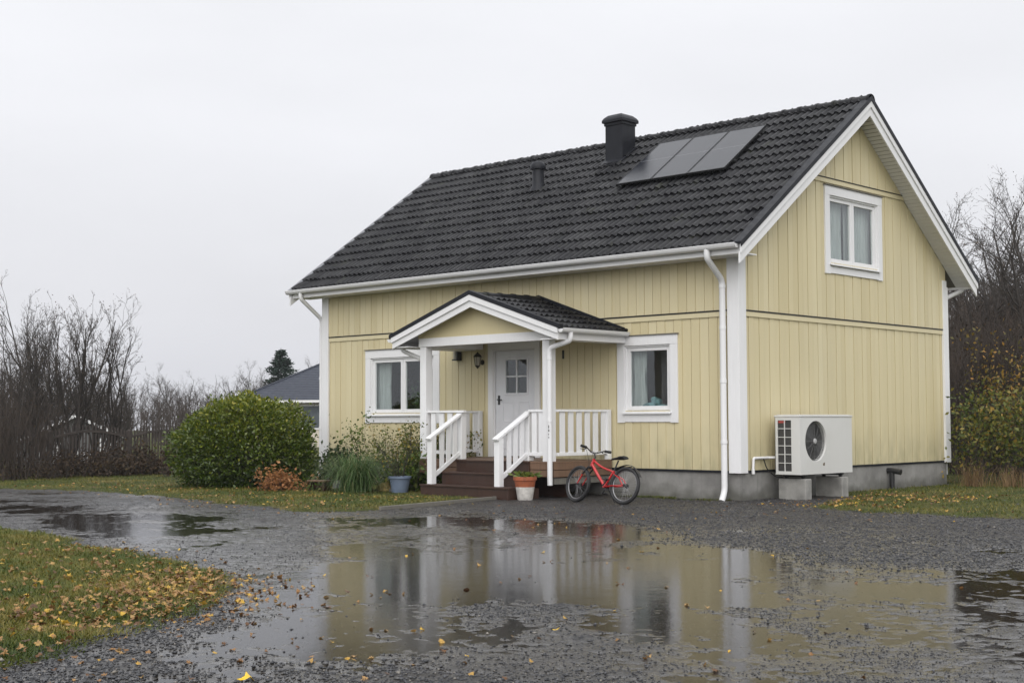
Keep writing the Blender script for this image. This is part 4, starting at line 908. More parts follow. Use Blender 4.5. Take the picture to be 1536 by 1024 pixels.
# ------------------------------------------------------------------ plants
def tubes_np(segs,n=3):
    S=np.array(segs); A,B,ra,rb=S[:,0:3],S[:,3:6],S[:,6],S[:,7]
    d=B-A; d/=np.linalg.norm(d,axis=1)[:,None]+1e-9
    ref=np.where(np.abs(d[:,2:3])<.9,np.array([[0,0,1.]]),np.array([[1.,0,0]])); a=np.cross(d,ref); a/=np.linalg.norm(a,axis=1)[:,None]; b=np.cross(d,a)
    vs=[]
    for P,r in ((A,ra),(B,rb)):
        for k in range(n):
            t=2*math.pi*k/n; vs.append(P+(a*math.cos(t)+b*math.sin(t))*r[:,None])
    V=np.stack(vs,1).reshape(-1,3); f=np.array([[k,(k+1)%n,n+(k+1)%n,n+k] for k in range(n)])
    F=(f[None]+(np.arange(len(S))*2*n)[:,None,None]).reshape(-1,4); return V,F
def grow(r,p,d,L,rad,lvl,spec,out,tips,depth=0,up=.12,wig=.13):
    n=spec['n'][depth] if depth<len(spec['n']) else 2
    p=np.array(p,float); d=np.array(d,float); st=L/n; pts=[p.copy()]; ds=[d.copy()]
    for i in range(n):
        d=d+r.normal(0,wig,3)+np.array([0,0,up]); d/=np.linalg.norm(d); q=p+d*st
        ra=rad*(1-.8*i/n); rb=rad*(1-.8*(i+1)/n); out[min(depth,1) if depth<2 else 2].append((*p,*q,ra,rb)); p=q; pts.append(p.copy()); ds.append(d.copy())
    if lvl<=0: tips.append((p,d)); return
    k=spec['k'][depth]; k=max(1,int(round(k*r.uniform(.75,1.25))))
    for j in range(k):
        t=r.uniform(spec['s'][depth],1.0); i=min(n-1,int(t*n)); f=t*n-i; q=pts[i]*(1-f)+pts[i+1]*f
        ax=r.normal(size=3); ax-=ax@ds[i]*ds[i]; ax/=np.linalg.norm(ax)+1e-9; an=R(r.uniform(*spec['a'][depth])); dd=ds[i]*math.cos(an)+ax*math.sin(an)
        grow(r,q,dd,L*spec['l'][depth]*r.uniform(.6,1.2)*(1.15-.5*t),max(spec['rm'],rad*(1-.75*t)*.55),lvl-1,spec,out,tips,depth+1,up,wig)
    tips.append((p,d))
def make_tree(name,label,cat,seed,H,stems,tilt,spec,lvl,mt,mc,rad,group=None,leaf=None,up=.12,wig=.13,base=.15,tn='trunk',cn='crown'):
    r=np.random.default_rng(seed); out=[[],[],[]]; tips=[]
    for s_ in range(stems):
        az=r.uniform(0,6.28); ti=R(r.uniform(0,tilt)); d=(math.sin(ti)*math.cos(az),math.sin(ti)*math.sin(az),math.cos(ti)); b=(base*r.normal()*1.0 if stems>1 else 0,base*r.normal() if stems>1 else 0,-.1)
        grow(r,b,d,H*r.uniform(.72,1.02),rad*r.uniform(.7,1.1),lvl,spec,out,tips,0,up,wig)
    t=thing(name,label,cat,(0,0,0),group)
    V,F=tubes_np(out[0]+out[1],5); mesh_obj(tn,V,F,mt,t,smooth=True,ang=180)
    if out[2]: V,F=tubes_np(out[2],3); mesh_obj(cn,V,F,mc,t)
    if leaf:
        lm,cnt,size,asp,drp=leaf; T=np.array([q for q,_ in tips]); k=r.integers(0,len(T),cnt); P=T[k]+r.normal(0,size*1.3,(cnt,3))
        V,F=leaves_np(P,size,None,seed+1,asp,1,drp); mesh_obj('foliage',V,F,lm,t,attr=np.repeat(np.clip(r.normal(.5,.22,cnt),0,1),4))
    t['seed']=seed; return t
def place(o,p,s=1,rz=0,sz=None): o.location=p; o.scale=(s,s,sz or s); o.rotation_euler=(0,0,rz); return o
SP1={'n':[7,5,4,3],'k':[9,5,3],'s':[.18,.15,.2],'a':[(12,38),(20,50),(20,60)],'l':[.42,.42,.45],'rm':.006}
SP2={'n':[9,6,4,3],'k':[24,7,5],'s':[.16,.12,.15],'a':[(25,60),(22,50),(20,60)],'l':[.38,.42,.45],'rm':.006}
SP3={'n':[5,4,3],'k':[6,4],'s':[.2,.15],'a':[(12,35),(20,50)],'l':[.42,.45],'rm':.004}
TIPL=leafmat('dry_catkins',[(0,(.05,.04,.03)),(1,(.10,.07,.045))],.8,0)
BR=leafmat('rusty_leaves',[(0,(.022,.014,.010)),(.5,(.045,.028,.017)),(1,(.09,.062,.028))],.7,.2)
def rz(): return random.uniform(0,6.28)
gA='bare trees of the thicket on the left'
pr1=[make_tree('bare_tree','','tree',100+i,4.5,8+i,20,SP1,3,BARK,TWIG,.05,gA,(TIPL,900,.035,.7,0),up=.10) for i in range(3)]
pr2=[make_tree('bare_tree','','tree',120+i,8.0,1 if i else 2,9,SP2,3,BARK,TWIG,.10,None,(TIPL,700,.04,.7,0),up=.07) for i in range(3)]
pr3=[make_tree('brushwood','','shrub',140+i,2.4,34,24,SP3,2,TWIGR,TWIGR,.014,None,(BR,160,.05,.6,0),base=.45,tn='stem',cn='twigs') for i in range(2)]
used=set()
def put(proto,px,dist,s,label,cat=None,group=None,sz=None,rot=None):
    if proto.name in used: o=copy_tree(proto)
    else: o=proto; used.add(proto.name)
    place(o,at(px,dist,-.02),s,rz() if rot is None else rot,sz); o['label']=label
    if cat:o['category']=cat
    if group:o['group']=group
    elif 'group' in o: del o['group']
    return o
for (k,px,d,s,lb) in ((0,110,36,1.02,'tallest many stemmed bare tree in the left thicket'),(1,152,37,.86,'slender bare tree at the right edge of the left thicket'),(2,62,37.5,.86,'bare multi stemmed tree left of the tallest one'),
    (1,20,34,.66,'bare bushy tree near the left edge of the photo'),(0,-18,35,.52,None),(2,88,50,.95,None),(1,34,50,1.0,None),(2,182,44,.52,'small bare tree with drooping twigs behind the picket fence'),(0,132,51,.8,None)):
    put(pr1[k],px,d,s,lb or 'bare many stemmed tree deep in the left thicket',group=gA if not lb else None,rot=3.6 if px==110 else None)
gB='brushwood at the foot of the left thicket'
for (k,px,d,s) in ((0,8,33,.75),(1,44,34.5,.8),(1,-5,38,1.1),(0,100,52,.9),(1,40,50,1.1),(0,-40,34,1.0),(0,80,36.2,.65)):
    put(pr3[k],px,d,s,'reddish brown brushwood crowded under the bare trees on the left',group=gB)
gC='bare trees behind the house on the right'
for (k,px,d,s,lb) in ((0,1484,39,.94,'bare tree rising beyond the right end of the house roof'),(1,1538,42,1.10,'tallest bare tree at the right edge of the photo'),(2,1446,46,.80,None),(1,1462,54,.84,None),(0,1512,48,1.0,None),(1,1522,44,1.0,None),(0,1466,47,.92,None),(2,1552,43,1.1,None),(0,1492,44,.95,None),(1,1530,47,1.02,None),(2,1450,42,.78,None),(2,1424,58,.80,None),(0,1560,38,.95,None),(2,1592,46,1.0,None),(2,1500,43,.78,None),(1,1432,50,.72,None),(0,1550,52,1.1,None)):
    put(pr2[k],px,d,s,lb or 'bare tree among the dense wood behind the right gable',group=gC if not lb else None)
gD='brushwood behind the house on the right'
for (k,px,d,s) in ((0,1436,34,1.45),(1,1462,36,1.7),(0,1490,35,1.6),(1,1518,36,1.75),(0,1545,35,1.6),(1,1475,41,2.1),(0,1430,42,2.0),(1,1530,42,2.2),(0,1580,37,1.8),(1,1500,40,2.0),(0,1450,39,1.9)):
    put(pr3[k],px,d,s,'tall dark brushwood under the bare trees behind the house',group=gD)
gE='far bare trees on the left horizon'
for (k,px,d,s,lb) in ((0,192,62,.42,None),(1,206,66,.40,None),(2,266,95,.68,'far bare tree standing highest on the left horizon'),(1,236,100,.58,None),(0,300,105,.58,None),(2,330,102,.52,None),(1,352,96,.62,'far bare tree left of the dark conifer'),(0,372,104,.74,None),(2,392,110,.78,None),(1,466,92,.70,'far bare tree right of the dark conifer above the blue roof'),(0,282,98,.62,None),(1,255,110,.6,None),(2,318,115,.6,None),(1,218,90,.5,None),(0,404,98,.62,None)):
    put(pr2[k],px,d,s,lb or 'distant hazy bare tree beyond the picket fence',group=gE if not lb else None)
# conifer
NEED=leafmat('fir_needles',[(0,(.012,.028,.022)),(.5,(.022,.045,.032)),(1,(.04,.065,.045))],.6,.1)
t=thing('conifer','dark green conifer beyond the roof of the neighbouring house','tree')
V,F=tubes_np([(0,0,-.2,0,0,7.4,.14,.02)],7); mesh_obj('trunk',V,F,BARK,t)
Pn=[];Dn=[]; r_=np.random.default_rng(5)
for i in range(260):
    z=1.0+6.4*r_.random()**.8; az=r_.uniform(0,6.28); L=((7.55-z)*.40+.06)*r_.uniform(.55,1.25)*(1+.22*math.sin(az*2+z*3)); 
    for k in range(26):
        f=r_.uniform(.12,1); Pn.append((L*f*math.cos(az)+r_.normal(0,.08),L*f*math.sin(az)+r_.normal(0,.08),z+L*f*.25-.25*f*f*L+r_.normal(0,.06))); Dn.append((math.cos(az),math.sin(az),.1))
V,F=leaves_np(np.array(Pn),.26,np.array(Dn),6,.35,.5); mesh_obj('foliage',V,F,NEED,t,attr=np.repeat(np.clip(r_.normal(.5,.25,len(Pn)),0,1),4)); place(t,at(422,98),1.0,0,.84)
# a far wood all round that reads as one mass
r_=np.random.default_rng(77); segs=[]
def sprigs(n,px0,px1,d0,d1,h0,h1,kids=9,full=False):
    for i in range(n):
        if full: az=r_.uniform(0,6.28); dd=r_.uniform(d0,d1); p=np.array([CAM.x+dd*math.cos(az),CAM.y+dd*math.sin(az),0])
        else: p=np.array(at(r_.uniform(px0,px1),r_.uniform(d0,d1)))
        h=r_.uniform(h0,h1)*(.75+.5*(vn(np.array([p[0]]),np.array([p[1]]),9,200)[0]+.5)); tp=p+np.array([r_.normal(0,.3),r_.normal(0,.3),h]); segs.append((*p,*tp,.03+.004*h,.008))
        for k in range(kids):
            f=r_.uniform(.15,1); q=p+(tp-p)*f; e_=q+np.array([r_.normal(0,.45),r_.normal(0,.45),r_.uniform(.3,1.1)])*(1.2-.5*f); segs.append((*q,*e_,.012,.006))
            for m_ in range(2): g_=q+(e_-q)*r_.uniform(.3,1); segs.append((*g_,*(g_+np.array([r_.normal(0,.2),r_.normal(0,.2),r_.uniform(.1,.5)])),.008,.005))
sprigs(300,130,480,80,120,1.8,3.6)
sprigs(800,1395,1640,52,75,4.5,7.0)
sprigs(300,-260,150,55,80,2.0,3.6)
sprigs(1300,0,0,120,150,2.5,5,7,full=True)
V,F=tubes_np(segs,3); tag(mesh_obj('distant_woodland',V,F,TWIGR),kind='stuff',label='hazy brown leafless woodland along the horizon',cat='woodland')

# big evergreen bush
LG=leafmat('bush_leaf',[(0,(.022,.045,.004)),(.4,(.066,.100,.008)),(.72,(.165,.19,.017)),(1,(.36,.31,.035))],.35,.22,.5)
def lump_cloud(n,rx,ry,h,seed,lump=.16,shell=.55):
    r=np.random.default_rng(seed); d=r.normal(size=(n,3)); d/=np.linalg.norm(d,axis=1)[:,None]; d[:,2]=np.where(r.random(n)<.34,-.75*np.abs(d[:,2]),np.abs(d[:,2]))
    d/=np.linalg.norm(d,axis=1)[:,None]; az=np.arctan2(d[:,1],d[:,0]); el=d[:,2]
    k=1+lump*(1.6*vn(az*1.2+9,el*2.2+5,.55,seed+1)+1.0*vn(az*1.2,el*2.2,.2,seed+2)); rr=(1-shell*r.random(n)**2.2)*k+r.exponential(.03,n)+(r.random(n)<.02)*r.exponential(.06,n)
    P=d*rr[:,None]; P=np.stack([P[:,0]*rx,P[:,1]*ry,P[:,2]*h*.62+h*.40],-1); return P,d,rr
t=thing('evergreen_bush','large rounded green bush on the grass left of the house','bush')
P,d,rr=lump_cloud(30000,1.42,1.35,1.78,11); P[:,2]=np.where(P[:,2]<.06,.04+rng.random(len(P))*.25,P[:,2])
nrm=d*.9+np.array([0,0,.5]); V,F=leaves_np(P,.078,nrm,12,.48,.75,.35)
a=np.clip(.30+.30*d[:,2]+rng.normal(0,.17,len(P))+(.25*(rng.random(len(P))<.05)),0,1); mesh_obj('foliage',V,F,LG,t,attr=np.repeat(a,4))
out=[[],[],[]];tips=[]
for i in range(26):
    az=rng.uniform(0,6.28);ti=R(rng.uniform(5,50)); grow(rng,(rng.normal(0,.15),rng.normal(0,.15),-.05),(math.sin(ti)*math.cos(az),math.sin(ti)*math.sin(az),math.cos(ti)),1.6,.022,1,SP3,out,tips)
V,F=tubes_np(out[0]+out[1],4); mesh_obj('stem',V,F,BARK,t); place(t,(-10.35,-2.56,0),1.0)
# shrubs with leaves at their twigs
SPS={'n':[6,4,3],'k':[7,5],'s':[.15,.15],'a':[(15,45),(20,60)],'l':[.45,.45],'rm':.0022}
def shrub(name,label,cat,p,H,stems,tilt,lm,cnt,size,seed,asp=.55,mt=None,up=.06,group=None,base=.12,s=1):
    o=make_tree(name,label,cat,seed,H,stems,tilt,SPS,2,mt or TWIG,mt or TWIG,.010,group,(lm,cnt,size,asp,.2),up=up,base=base,tn='stem',cn='twigs'); place(o,p,s); del o['seed']; return o
for o in bpy.data.objects:
    if 'seed' in o: del o['seed']
YGL=leafmat('fading_leaf',[(0,(.03,.05,.010)),(.45,(.09,.115,.018)),(.75,(.20,.17,.03)),(1,(.38,.24,.05))],.5,.3)
GRL=leafmat('garden_leaf',[(0,(.028,.055,.008)),(.5,(.075,.125,.018)),(1,(.20,.21,.045))],.45,.25)
ORL=leafmat('orange_leaf',[(0,(.13,.055,.022)),(.5,(.30,.13,.045)),(1,(.48,.26,.11))],.6,.3)
DKL=leafmat('dark_leaf',[(0,(.012,.025,.008)),(.6,(.03,.055,.015)),(1,(.06,.08,.025))],.4,.2)
AUT=leafmat('autumn_leaf',[(0,(.045,.045,.012)),(.4,(.13,.11,.022)),(.7,(.27,.16,.03)),(1,(.42,.22,.05))],.5,.3)
shrub('shrub','green and yellow leaved shrub hiding the foundation at the right corner of the house','shrub',(.85,8.7,0),1.9,22,50,YGL,2000,.10,301,base=.3)
shrub('shrub','yellowing autumn shrub at the right edge of the photo','shrub',(1.9,9.9,0),2.2,24,40,AUT,2300,.10,302,base=.3)
shrub('shrub','thin shrub with orange yellow leaves standing above its neighbours','shrub',(-.1,11.6,0),3.0,10,16,AUT,1100,.09,303,base=.15)
shrub('shrub','low shrub with arching twigs reaching in front of the gable wall','shrub',(.62,7.85,0),1.6,12,62,YGL,1000,.09,304,base=.15)
shrub('shrub','bushy dark shrub in the second row behind the right corner','shrub',(1.9,12.6,0),2.6,26,40,AUT,1700,.10,305,base=.4)
shrub('shrub','rust leaved shrub low in the right corner of the lawn','shrub',(2.9,9.6,0),1.1,16,50,ORL,700,.07,306,base=.3)
shrub('leggy_shrub','leggy yellow green shrub below the left window','shrub',(-6.6,-.75,0),1.2,20,36,YGL,3000,.065,310,base=.2)
shrub('leggy_shrub','slim shrub with small dark leaves near the left corner board','shrub',(-8.4,-.75,0),1.3,9,24,GRL,700,.065,311,base=.08)
shrub('leafy_plant','dark leafy perennials growing at the left end of the deck','plant',(-6.3,-1.5,0),.70,22,55,GRL,1900,.10,312,base=.15)
shrub('leafy_plant','low dark green plants between the big bush and the wall','plant',(-9.3,-.95,0),.8,20,60,DKL,1700,.09,313,base=.35)
o=shrub('orange_plant','small withered orange plant in front of the green bush','plant',(-8.42,-3.15,0),.40,34,62,ORL,1500,.075,314,base=.13)
shrub('leafy_plant','low green leaves beside the brown bench','plant',(-8.05,-2.75,0),.22,14,65,GRL,330,.06,315,base=.16)
gF='rusty undergrowth along the picket fence'
pb=shrub('undergrowth','','shrub',(0,0,0),.62,24,60,BR,800,.07,320,base=.5)
for i,(px,d,s) in enumerate(((92,34.6,1.0),(120,35,1.1),(150,35.3,1.15),(182,35.4,1.0),(212,35.5,1.1),(240,35.4,1.2),(262,35.3,1.15),(200,36.4,1.2),(165,36.5,1.2),(285,35.6,1.2),(60,33.6,.9))):
    o=pb if i==0 else copy_tree(pb); place(o,at(px,d,-.02),s,rz()); o['label']='rust brown undergrowth against the picket fence'; o['group']=gF
# grasses
def blades_np(P,L,w,seed,lean=.5,curl=.6,seg=3):
    r=np.random.default_rng(seed); n=len(P); az=r.uniform(0,2*np.pi,n); L=L*r.uniform(.55,1.2,n); ln=lean*r.random(n); u=np.stack([np.cos(az),np.sin(az)],-1); sd=np.stack([-u[:,1],u[:,0]],-1)
    rows=[]
    for i in range(seg+1):
        t=i/seg; a=ln+curl*t*t*r.uniform(.5,1.3,n) if i else ln
        hz=L*t*np.sin(np.minimum(a*1.0+ln*0,1.9)); vt=L*t*np.cos(np.minimum(a*.9,1.9)); ww=w*(1-t)*.5+w*.04
        c=np.stack([P[:,0]+u[:,0]*hz,P[:,1]+u[:,1]*hz,P[:,2]+vt],-1); s3=np.stack([sd[:,0],sd[:,1],np.zeros(n)],-1)*ww
        rows+= [c-s3,c+s3]
    V=np.stack(rows,1).reshape(-1,3); k=2*(seg+1); f=np.array([[2*i,2*i+1,2*i+3,2*i+2] for i in range(seg)]); return V,(f[None]+(np.arange(n)*k)[:,None,None]).reshape(-1,4),k
OG=leafmat('long_grass',[(0,(.03,.075,.015)),(.5,(.075,.145,.04)),(.85,(.16,.22,.09)),(1,(.32,.30,.14))],.4,.2)
DG=leafmat('dry_grass',[(0,(.10,.06,.03)),(.5,(.20,.125,.06)),(1,(.34,.24,.13))],.7,.2)
def tuft(name,label,p,n,L,w,m,seed,spread,lean=.6,curl=1.1):
    r=np.random.default_rng(seed); P=np.stack([r.normal(0,spread,n),r.normal(0,spread,n),np.zeros(n)],-1); V,F,k=blades_np(P,L,w,seed,lean,curl,5); t=mesh_obj(name,V,F,m,attr=np.repeat(np.clip(r.normal(.5,.25,n),0,1),k)); t.location=p; return tag(t,label,'grass')
tuft('ornamental_grass','tall arching clump of green grass in front of the left corner of the house',(-7.0,-2.45,0),1500,1.0,.012,OG,401,.11)
tuft('dry_grass_tuft','upright tuft of dry reddish grass under the right hand shrubs',tuple(at(1455,28.4)),160,.6,.010,DG,402,.10,.35,.5)
tuft('dry_grass_tuft','short fringe of dry grass at the right edge of the photo',tuple(at(1512,28.6)),190,.48,.010,DG,403,.22,.35,.5)
# lawn blades
LGB=M('lawn_blade'); aa=LGB.n('Attribute',attribute_name='rnd'); v=LGB.coord(); n1=LGB.noise(.8,v,5,.6)
f_=LGB.math('ADD',LGB.math('MULTIPLY',aa.outputs['Fac'],.40),LGB.rng(n1,.34,.66,0,.56))
c=LGB.ramp(f_,[(0,(.022,.042,.004)),(.3,(.060,.090,.008)),(.52,(.125,.125,.016)),(.75,(.25,.19,.045)),(1,(.45,.34,.13))]); LGB=LGB.finish(c,.5,None,0,.4,0,.3)
def lawn(x,y,keep,L,w,seed):
    x,y=x[keep],y[keep]; P=np.stack([x,y,hgt(x,y)-.004],-1); dist=np.hypot(x-CAM.x,y-CAM.y)
    V,F,k=blades_np(P,L,w,seed,.9,.9,1); return V,F,np.repeat(np.clip(rng.normal(.45,.25,len(x)),0,1),k)
parts_=[]
x,y,rr=scatter(330000,2,27,6.5,17,1.0); a,b,c_=lawn_sd(x,y); parts_.append(lawn(x,y,(a>rng.uniform(-.12,.25,len(x))),.058,.0085,1))
x,y,rr=scatter(380000,-4,28,17,62,1.3); a,b,c_=lawn_sd(x,y); inh=(x>-11)&(x<.2)&(y>0); bed=(y>-3.0)&(x>-8.8); parts_.append(lawn(x,y,((b>rng.uniform(-.15,.3,len(x)))|(a>.1))&~inh&~(bed&(rng.random(len(x))<.75)),.060,.013,2))
x,y,rr=scatter(110000,-27,-6,17,60,1.2); a,b,c_=lawn_sd(x,y); inh=(x<.02)&(y<7.7); parts_.append(lawn(x,y,(c_>rng.uniform(-.2,.4,len(x)))&~inh,.075,.012,3))
x=rng.uniform(-2.4,.1,2600); y=rng.normal(-.12,.13,2600); parts_.append(lawn(x,y,(vn(x,y,.5,222)>-.05)&(y<.0),.05,.012,4))
Vs=[];Fs=[];As=[];n_=0
for V,F,A in parts_: Vs.append(V);Fs.append(F+n_);As.append(A);n_+=len(V)
tag(mesh_obj('lawn_grass',np.concatenate(Vs),np.concatenate(Fs),LGB,attr=np.concatenate(As)),kind='stuff',label='short mossy green and yellowing lawn grass',cat='grass')

# fallen leaves
FL=M('fallen_leaf'); oi=FL.n('ObjectInfo'); aa=FL.n('Attribute',attribute_name='rnd'); f_=FL.math('FRACT',FL.math('ADD',oi.outputs['Random'],aa.outputs['Fac']))
c=FL.ramp(f_,[(0,(.08,.035,.016)),(.25,(.19,.09,.03)),(.5,(.34,.18,.06)),(.72,(.42,.26,.10)),(.9,(.50,.30,.05)),(1,(.62,.40,.04))]); c=FL.mix(FL.rng(FL.noise(60,FL.coord(),4),.45,.7,0,.6),c,(.10,.06,.03)); FLM=FL.finish(c,.45,None,0,.4,0,.15)
def leaf_mesh(seed):
    r=np.random.default_rng(seed); out=[(0,-.5)]
    lob=[(.18,-.22),(.48,-.30),(.30,-.08),(.55,.12),(.26,.12),(.30,.32),(.12,.28)] if seed%3 else [(.14,-.35),(.28,-.15),(.30,.05),(.22,.25),(.10,.42)]
    for a,b in lob: out.append((a*r.uniform(.8,1.15),b*r.uniform(.9,1.1)))
    out.append((0,.55)); 
    for a,b in reversed(lob): out.append((-a*r.uniform(.8,1.15),b*r.uniform(.9,1.1)))
    cu=r.uniform(-.5,.9); cv=r.uniform(-.4,.7); z=lambda x,y: cu*x*x+cv*y*y*.8+.12*math.sin(x*7+seed)
    vs=[(0,0,z(0,0))]+[(x,y,z(x,y)) for x,y in out]; n=len(out); return np.array(vs),[(0,i+1,(i+1)%n+1) for i in range(n)]
lx=[];ly=[]
def sc_(n,f):
    X_,Y_=f(n); lx.append(X_); ly.append(Y_)
# along the right rim of the left lawn
E1=np.array([(-2.7,-11.05),(-.79,-11.5),(1.69,-12.08),(2.82,-12.53),(3.62,-12.88),(4.38,-13.52),(4.65,-14.38),(5.05,-15.24),(5.3,-15.8)])
def rim(n,off,sd):
    k=rng.integers(1,len(E1)-1,n); k=np.where(rng.random(n)<.45,rng.integers(3,6,n),k); t_=rng.random(n); p=E1[k]*(1-t_)[:,None]+E1[k+1 if False else np.minimum(k+1,len(E1)-1)]*t_[:,None]; return p[:,0]+rng.normal(-off,sd,n),p[:,1]+rng.normal(-off*.6,sd,n)
sc_(1000,lambda n:rim(n,.28,.40)); sc_(150,lambda n:rim(n,-.25,.25))
sc_(420,lambda n:(rng.uniform(-1.5,4.9,n),rng.uniform(-16,-11.8,n)))
A_=at(0,1); 
x,y,rr=scatter(110,-21,21,6.6,15,1.0); lx.append(x);ly.append(y)
x,y,rr=scatter(70,0,21,6.4,9.5,1.0); lx.append(x);ly.append(y)
sc_(420,lambda n:(rng.uniform(.75,3.2,n),rng.uniform(-.7,3.4,n))); sc_(60,lambda n:(rng.normal(3,1.6,n),rng.normal(-1.5,.9,n))); sc_(90,lambda n:(rng.uniform(-8,3,n),rng.uniform(-7,-3,n)))
sc_(90,lambda n:(rng.uniform(-8,-3,n),rng.normal(-6.1,.35,n))); sc_(260,lambda n:(rng.uniform(-14,-4,n),rng.uniform(-6,-3.2,n)*1.0))
lx=np.concatenate(lx);ly=np.concatenate(ly); lh=hgt(lx,ly); a,b,c_=lawn_sd(lx,ly); onlawn=np.maximum(np.maximum(a,b),c_)>0
dd=np.hypot(lx-CAM.x,ly-CAM.y); keepl=~((ly>-.0)&(lx<.7)&(lx>-11))&(dd>6.3); 
# leave most of the open gravel middle bare
keepl&=~((~onlawn)&(dd>9)&(lx>5.5)&(rng.random(len(lx))<.35))
lx,ly,lh,dd,onlawn=lx[keepl],ly[keepl],lh[keepl],dd[keepl],onlawn[keepl]
lz=np.maximum(lh,WATER_Z)+np.where(onlawn,.022,.006); size=rng.uniform(.034,.068,len(lx))*np.where(onlawn,1,.8)
fwd=np.array([fw.x,fw.y]); rel_=np.stack([lx-CAM.x,ly-CAM.y],-1); inv=np.abs(rel_@np.array([r2.x,r2.y]))<(rel_@fwd)*.372
inv&=(rel_@fwd)*.2205>1.36-.0   # far enough to be above the lower picture edge
order=np.argsort(-(size/dd)*inv); ind=order[:299]; rest=order[299:]
LMs=[]
for s_ in range(8):
    vs,fs=leaf_mesh(s_); me=bpy.data.meshes.new('fallen_leaf'); me.from_pydata(vs.tolist(),[],fs); me.materials.append(FLM); me.polygons.foreach_set('use_smooth',np.ones(len(me.polygons),dtype=bool)); at2=me.attributes.new('rnd','FLOAT','POINT'); LMs.append(me)
for i in ind:
    o=bpy.data.objects.new('fallen_leaf',LMs[int(rng.integers(0,8))]); COL.objects.link(o); o.location=(lx[i],ly[i],lz[i]); o.scale=(size[i],)*3; o.rotation_euler=(rng.normal(0,.28),rng.normal(0,.28),rng.uniform(0,6.28))
    if onlawn[i]: tag(o,'dry brown or yellow fallen leaf lying on the mossy front lawn','leaf','fallen leaves on the lawn')
    else: tag(o,'wet brown or yellow fallen leaf lying on the gravel driveway','leaf','fallen leaves on the gravel')
o=bpy.data.objects.new('fallen_leaf',LMs[1]); COL.objects.link(o); q=at(375,7.5); o.location=(q.x,q.y,float(hgt(np.array([q.x]),np.array([q.y]))[0])+.012); o.scale=(.095,)*3; o.rotation_euler=(.1,.15,1.2)
YLF=simple('bright_yellow_leaf',(.72,.46,.02),.45,.15,30); 
o.data=LMs[1].copy(); o.data.materials[0]=YLF; tag(o,'bright yellow leaf lying nearest the camera at the bottom of the photo','leaf')
Vs=[];Fs=[];As=[];n_=0
for i in rest:
    vs,fs=leaf_mesh(int(rng.integers(0,8))); Mx=np.array((Matrix.Rotation(rng.uniform(0,6.28),3,'Z')@Matrix.Rotation(rng.normal(0,.3),3,'X')@Matrix.Rotation(rng.normal(0,.3),3,'Y'))); Vs.append((vs*size[i])@Mx.T+np.array([lx[i],ly[i],lz[i]])); Fs+= [tuple(q+n_ for q in f) for f in fs]; As+= [rng.random()]*len(vs); n_+=len(vs)
tag(mesh_obj('fallen_leaves',np.concatenate(Vs),np.array(Fs),FLM,attr=np.array(As)),kind='stuff',label='scattered smaller autumn leaves on grass and gravel',cat='leaves')

# ------------------------------------------------------------------ garden things
SOIL=simple('dark_soil',(.03,.022,.016),.95,.4,30,bump=.6)
t=thing('blue_flower_pot','blue grey plastic flower pot with a leggy plant left of the steps','flower pot',(-5.93,-2.28,0))
mb=MB(); mb.lathe([(.001,.0),(.135,0),(.145,.02),(.19,.29),(.212,.295),(.215,.33),(.20,.335),(.18,.30),(.17,.27)],(-5.93,-2.28,0),28); mb.build('pot',simple('blue_grey_plastic',(.12,.155,.22),.5,.15,5),t,smooth=True,ang=50)
mb=MB(); mb.lathe([(.001,.29),(.18,.285)],(-5.93,-2.28,0),20); mb.build('soil',SOIL,t)
pl=make_tree('stem','','',330,1.05,12,22,SPS,2,TWIG,TWIG,.006,None,(YGL,620,.05,.55,.2),base=.03,up=.08,tn='stem',cn='twigs')
for ch in list(pl.children): ch.parent=t; ch.location=(0,0,.28)
bpy.data.objects.remove(pl)
t=thing('terracotta_pot','terracotta flower pot with pale painted lower half right of the steps','flower pot',(-2.93,-2.12,0))
mb=MB(); c0=(-2.93,-2.12,0); mb.lathe([(.001,0),(.125,0),(.13,.01),(.163,.225)],c0,28); mb.build('pot_base',simple('flaking_white_wash',(.52,.50,.47),.8,.25,14,bump=.3),t,smooth=True)
mb=MB(); mb.lathe([(.163,.2255),(.182,.335),(.20,.34),(.203,.40),(.188,.402),(.175,.36)],c0,28); mb.build('pot_rim',simple('terracotta',(.30,.085,.035),.7,.25,9,bump=.2),t,smooth=True,ang=50)
mb=MB(); mb.lathe([(.001,.375),(.178,.365)],c0,20); mb.build('soil',SOIL,t)
r_=np.random.default_rng(8); P=np.array(c0)+np.stack([r_.normal(0,.07,60),r_.normal(0,.07,60),.38+r_.random(60)*.07],-1); V,F=leaves_np(P,.13,np.stack([r_.normal(0,1,60),r_.normal(0,1,60),r_.random(60)*.6],-1),9,.4,.3); mesh_obj('plant',V,F,GRL,t,attr=np.repeat(r_.random(60),4))
t=thing('garden_bench','low brown wooden garden bench beside the green bush','bench',(-7.72,-2.72,0))
M_=Matrix.Translation((-7.72,-2.72,0))@Matrix.Rotation(R(8),4,'Z'); 
def rb(name,x0,x1,y0,y1,z0,z1,m):
    mb=MB(); vs=[M_@Vector((x,y,z)) for z in (z0,z1) for y in (y0,y1) for x in (x0,x1)]; mb.add(vs,[(0,2,3,1),(4,5,7,6),(0,1,5,4),(2,6,7,3),(0,4,6,2),(1,3,7,5)]); return mb.build(name,m,t,bevel=.006)
rb('seat',-.24,.24,-.11,-.01,.20,.23,WOOD2);rb('seat',-.24,.24,.0,.10,.20,.23,WOOD2)
rb('leg',-.20,-.15,-.10,.09,0,.2,WOOD);rb('leg',.15,.20,-.10,.09,0,.2,WOOD); rb('stretcher',-.15,.15,-.02,.01,.08,.13,WOOD)
